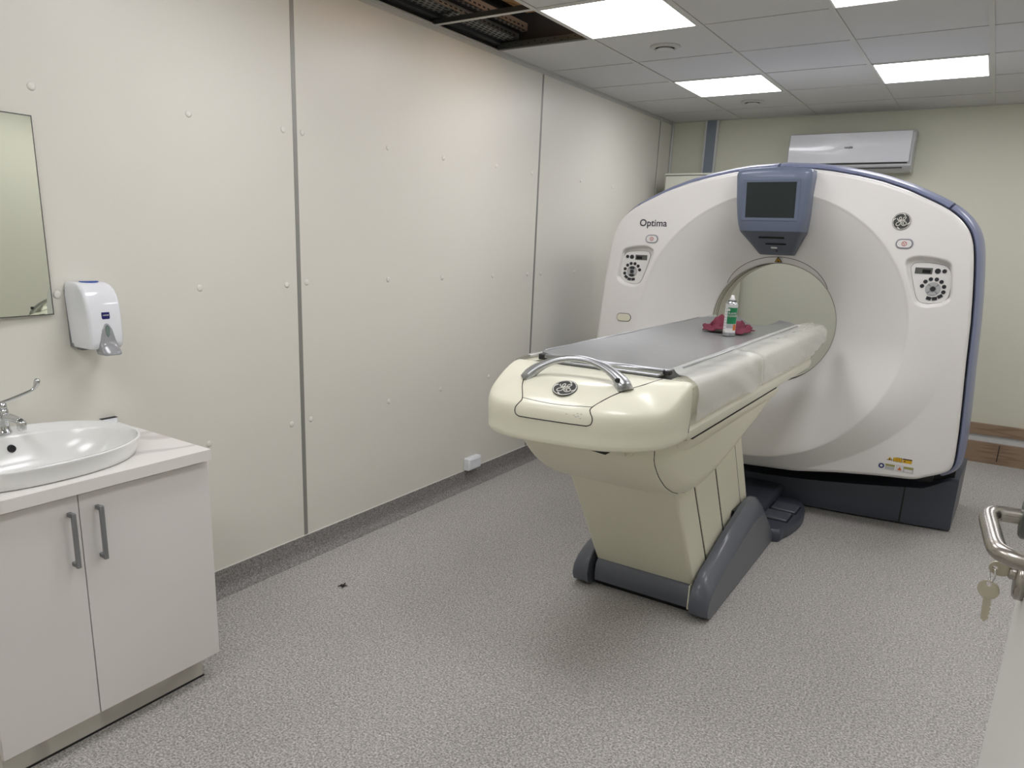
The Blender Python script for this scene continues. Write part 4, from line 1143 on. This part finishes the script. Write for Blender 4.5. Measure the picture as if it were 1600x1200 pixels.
def dispenser():
    y0, y1 = 1.296, 1.412
    t = thing('soap_dispenser', (0, (y0+y1)/2, 1.15), 'white wall soap dispenser with grey push lever beside the mirror', 'soap dispenser')
    yc = (y0+y1)/2
    # side profile x(z): rings over z, rounded plan
    st = [(1.381, 0.045, 0.80), (1.378, 0.070, 0.88), (1.371, 0.090, 0.94), (1.358, 0.108, 0.98), (1.338, 0.122, 1.0), (1.31, 0.131, 1.0), (1.27, 0.137, 0.99), (1.22, 0.139, 0.98), (1.185, 0.139, 0.96), (1.167, 0.136, 0.94), (1.160, 0.128, 0.90)]
    rs = []
    for z, d, k in st:
        hw = 0.060*k; r = 0.013; x_b = 0.006+max(0, (1.34-z))*0.06; ring = [(x_b, yc-hw*1.04, z)]
        for j in range(7):
            a = PI-PI/2*j/6*1.0
            ring.append((d-r+r*math.sin(PI/2*j/6), yc-hw+r-r*math.cos(PI/2*j/6), z))
        for j in range(7):
            ring.append((d-r+r*math.cos(PI/2*j/6), yc+hw-r+r*math.sin(PI/2*j/6), z))
        ring.append((x_b, yc+hw*1.04, z)); rs.append(ring)
    body = part('cover', MB().rings(rs, smooth=True), M['disp'], t, autos=1.1)
    part('back_plate', MB().rings([[(0, yc-0.061, 1.352), (0.010, yc-0.061, 1.362), (0.010, yc+0.055, 1.362), (0, yc+0.055, 1.352)], [(0, yc-0.058, 1.158), (0.022, yc-0.058, 1.158), (0.022, yc+0.055, 1.158), (0, yc+0.055, 1.158)]], smooth=False), M['dback'], t)
    part('bottom_tab', MB().box(0.012, 0.05, yc-0.045, yc-0.015, 1.148, 1.163), M['dback'], t, bevel=0.003)
    part('hinge_pin', MB().lathe([(0.0055, 0), (0.0055, -0.004), (0.001, -0.004)], (0.022, yc-0.056, 1.168), 'y', 16), M['dgrey'], t)
    # parabolic lever with a scooped lip
    rs = []
    for z, h, x in ((1.247, 0.002, 0.1385), (1.243, 0.009, 0.1400), (1.235, 0.014, 0.141), (1.225, 0.0195, 0.1425), (1.207, 0.0245, 0.143), (1.190, 0.028, 0.1435), (1.177, 0.030, 0.146), (1.164, 0.0315, 0.155), (1.153, 0.0315, 0.165), (1.145, 0.030, 0.172), (1.141, 0.028, 0.171)):
        rs.append([(0.118, yc-h, z), (x-0.006, yc-h, z), (x-0.001, yc-h*0.8, z), (x, yc-h*0.3, z), (x, yc+h*0.3, z), (x-0.001, yc+h*0.8, z), (x-0.006, yc+h, z), (0.118, yc+h, z)])
    lv = part('push_lever', MB().rings(rs, smooth=True), M['dgrey'], t, autos=1.0)
    a = [(0.0075*math.cos(2*PI*k/24)*(1.0 if math.sin(2*PI*k/24) > 0 else 0.75), 0.020*math.sin(2*PI*k/24)) for k in range(24)]
    part('level_window', MB().rings([[(x, yc+p, 1.221+q) for p, q in a] for x in (0.138, 0.1445)], smooth=False), M['dwin'], lv)
    q = [(yc-0.013, 1.284), (yc+0.013, 1.284), (yc+0.014, 1.266), (yc+0.0115, 1.261), (yc-0.0115, 1.261), (yc-0.014, 1.266)]
    bd = part('brand_badge', MB().rings([[(x, a_, b_) for a_, b_ in q] for x in (0.131, 0.1382)], smooth=False), M['navy'], t)
    part('brand_lettering', text_mb('ARKEM', 0.0065, frame((0.1386, yc, 1.274), (0, 1, 0), (0, 0, 1))), M['lwhite'], bd)
    mb = MB()
    top = [(0.050, yc-0.030), (0.060, yc-0.014), (0.064, yc+0.004), (0.060, yc+0.020), (0.052, yc+0.030)]
    mb.rings([[(x-0.008, y, z) for x, y in top]+[(x+0.006, y, z-0.0015) for x, y in reversed(top)] for z in (1.371, 1.3835)], smooth=False)
    part('blue_release', mb, M['dblue'], t)
dispenser()

# outlet box low on the left wall
t = thing('outlet_box', (0, 3.72, 0.11), 'white surface mounted socket box low on the left wall above the skirting', 'socket')
part('box', MB().box(0, 0.042, 3.668, 3.808, 0.116, 0.196), M['socket'], t, bevel=0.006, seg=3)
part('box_lid', MB().box(0.040, 0.046, 3.680, 3.796, 0.124, 0.188), M['socket'], t, bevel=0.004, seg=3)

# dry scrap of debris on the floor
mb = MB()
c = Vector((0.380, 2.206, 0.004))
for a, l, z in ((0.4, 0.022, 0.004), (1.6, 0.026, 0.008), (2.7, 0.018, 0.002), (3.9, 0.024, 0.003), (5.2, 0.020, 0.006)):
    mb.tube([c, c+Vector((math.cos(a)*l*0.6, math.sin(a)*l*0.6, z)), c+Vector((math.cos(a+0.3)*l, math.sin(a+0.3)*l, 0.0))], [0.004, 0.003, 0.001], 6)
tag(part('debris_scrap', mb, M['debris'], org=tuple(c)), 'tiny dark dried leaf scrap on the grey floor near the left wall', 'debris')

# ================================================================== open door at the right
dr = part('door_1', MB().box(2.700, 2.742, 0.20, 1.10, 0.008, 2.06), M['door'], bevel=0.002); struct(dr)
def tubepath(pts, r): return MB().tube(spline(pts, 8), r, 18)
ls = part('lever_handle', tubepath([(2.700, 1.045, 1.275), (2.676, 1.045, 1.2745), (2.660, 1.044, 1.274), (2.652, 1.036, 1.273), (2.650, 1.020, 1.272), (2.6535, 0.975, 1.271), (2.657, 0.935, 1.270), (2.661, 0.918, 1.269), (2.671, 0.909, 1.268), (2.685, 0.906, 1.267), (2.698, 0.905, 1.266)], 0.0098), M['steel'], dr, label='curved brushed steel lever handle')
part('rosette', MB().lathe([(0.0265, 0.0), (0.0265, -0.015), (0.023, -0.018), (0.012, -0.018)], (2.700, 1.045, 1.275), 'x', 32), M['lever'], dr)
part('rosette', MB().lathe([(0.0265, 0.0), (0.0265, -0.008), (0.023, -0.011), (0.012, -0.011)], (2.700, 1.045, 1.198), 'x', 32), M['steel'], dr)
part('lock_cylinder', MB().lathe([(0.0085, 0.0), (0.0085, -0.016), (0.007, -0.018), (0.001, -0.018)], (2.700, 1.045, 1.203), 'x', 20), M['steel'], dr)
# keys
def key_ring_set():
    kx, ky, kz = 2.700, 1.045, 1.203
    t = thing('door_key', (kx, ky, kz), 'nickel key turned in the door lock under the lever handle', 'key')
    def bow(cx, cy, cz, r, hole, thick, mtx):
        n = 36
        a = [(r*math.cos(2*PI*k/n), r*math.sin(2*PI*k/n)) for k in range(n)]
        b = [(hole[0]+hole[2]*math.cos(2*PI*k/n), hole[1]+hole[2]*math.sin(2*PI*k/n)) for k in range(n)]
        rs = [[mtx @ Vector((p[0], p[1], z)) for p in q] for q, z in ((b, -thick), (a, -thick), (a, thick), (b, thick), (b, -thick))]
        return MB().rings(rs, cap0=False, cap1=False, smooth=False)
    m1 = frame((kx-0.026, ky, kz+0.002), (1, 0, 0), (0, -0.45, 0.9))
    part('bow', bow(0, 0, 0, 0.0125, (-0.006, 0.0, 0.003), 0.001, m1), M['brass'], t)
    part('blade', MB().box(0.010, 0.030, -0.003, 0.003, -0.001, 0.001, mtx=m1), M['steel'], t)
    rc = m1 @ Vector((-0.006, 0, 0))
    pts = [(rc.x-0.001+0.004*math.sin(2*PI*k/20)*0.6, rc.y-0.006*math.sin(2*PI*k/20), rc.z-0.010+0.010*math.cos(2*PI*k/20)) for k in range(21)]
    o = part('key_ring', MB().tube(pts, 0.0009, 8), M['chrome'], org=(rc.x, rc.y, rc.z-0.01))
    tag(o, 'small split ring joining the two keys on the door', 'key ring')
    t2 = thing('spare_key', (rc.x, rc.y, rc.z-0.033), 'nickel key hanging from the split ring below the door lock', 'key')
    tilt = 0.12
    m2 = frame((rc.x-0.002, rc.y-0.002, rc.z-0.030), (0.93, -0.36, 0.08), (0.10, 0, 1))
    part('bow', bow(0, 0, 0, 0.0120, (0.0, 0.0075, 0.003), 0.001, m2), M['brass'], t2)
    outl = [(-0.0042, -0.011), (0.0042, -0.011), (0.0042, -0.016), (0.0055, -0.018), (0.0038, -0.021), (0.0052, -0.024), (0.0035, -0.027), (0.005, -0.030), (0.003, -0.033), (0.0042, -0.036), (0.0, -0.042), (-0.0042, -0.038)]
    part('blade', MB().rings([[m2 @ Vector((a, b, z)) for a, b in outl] for z in (-0.001, 0.001)], smooth=False), M['brass'], t2)
key_ring_set()
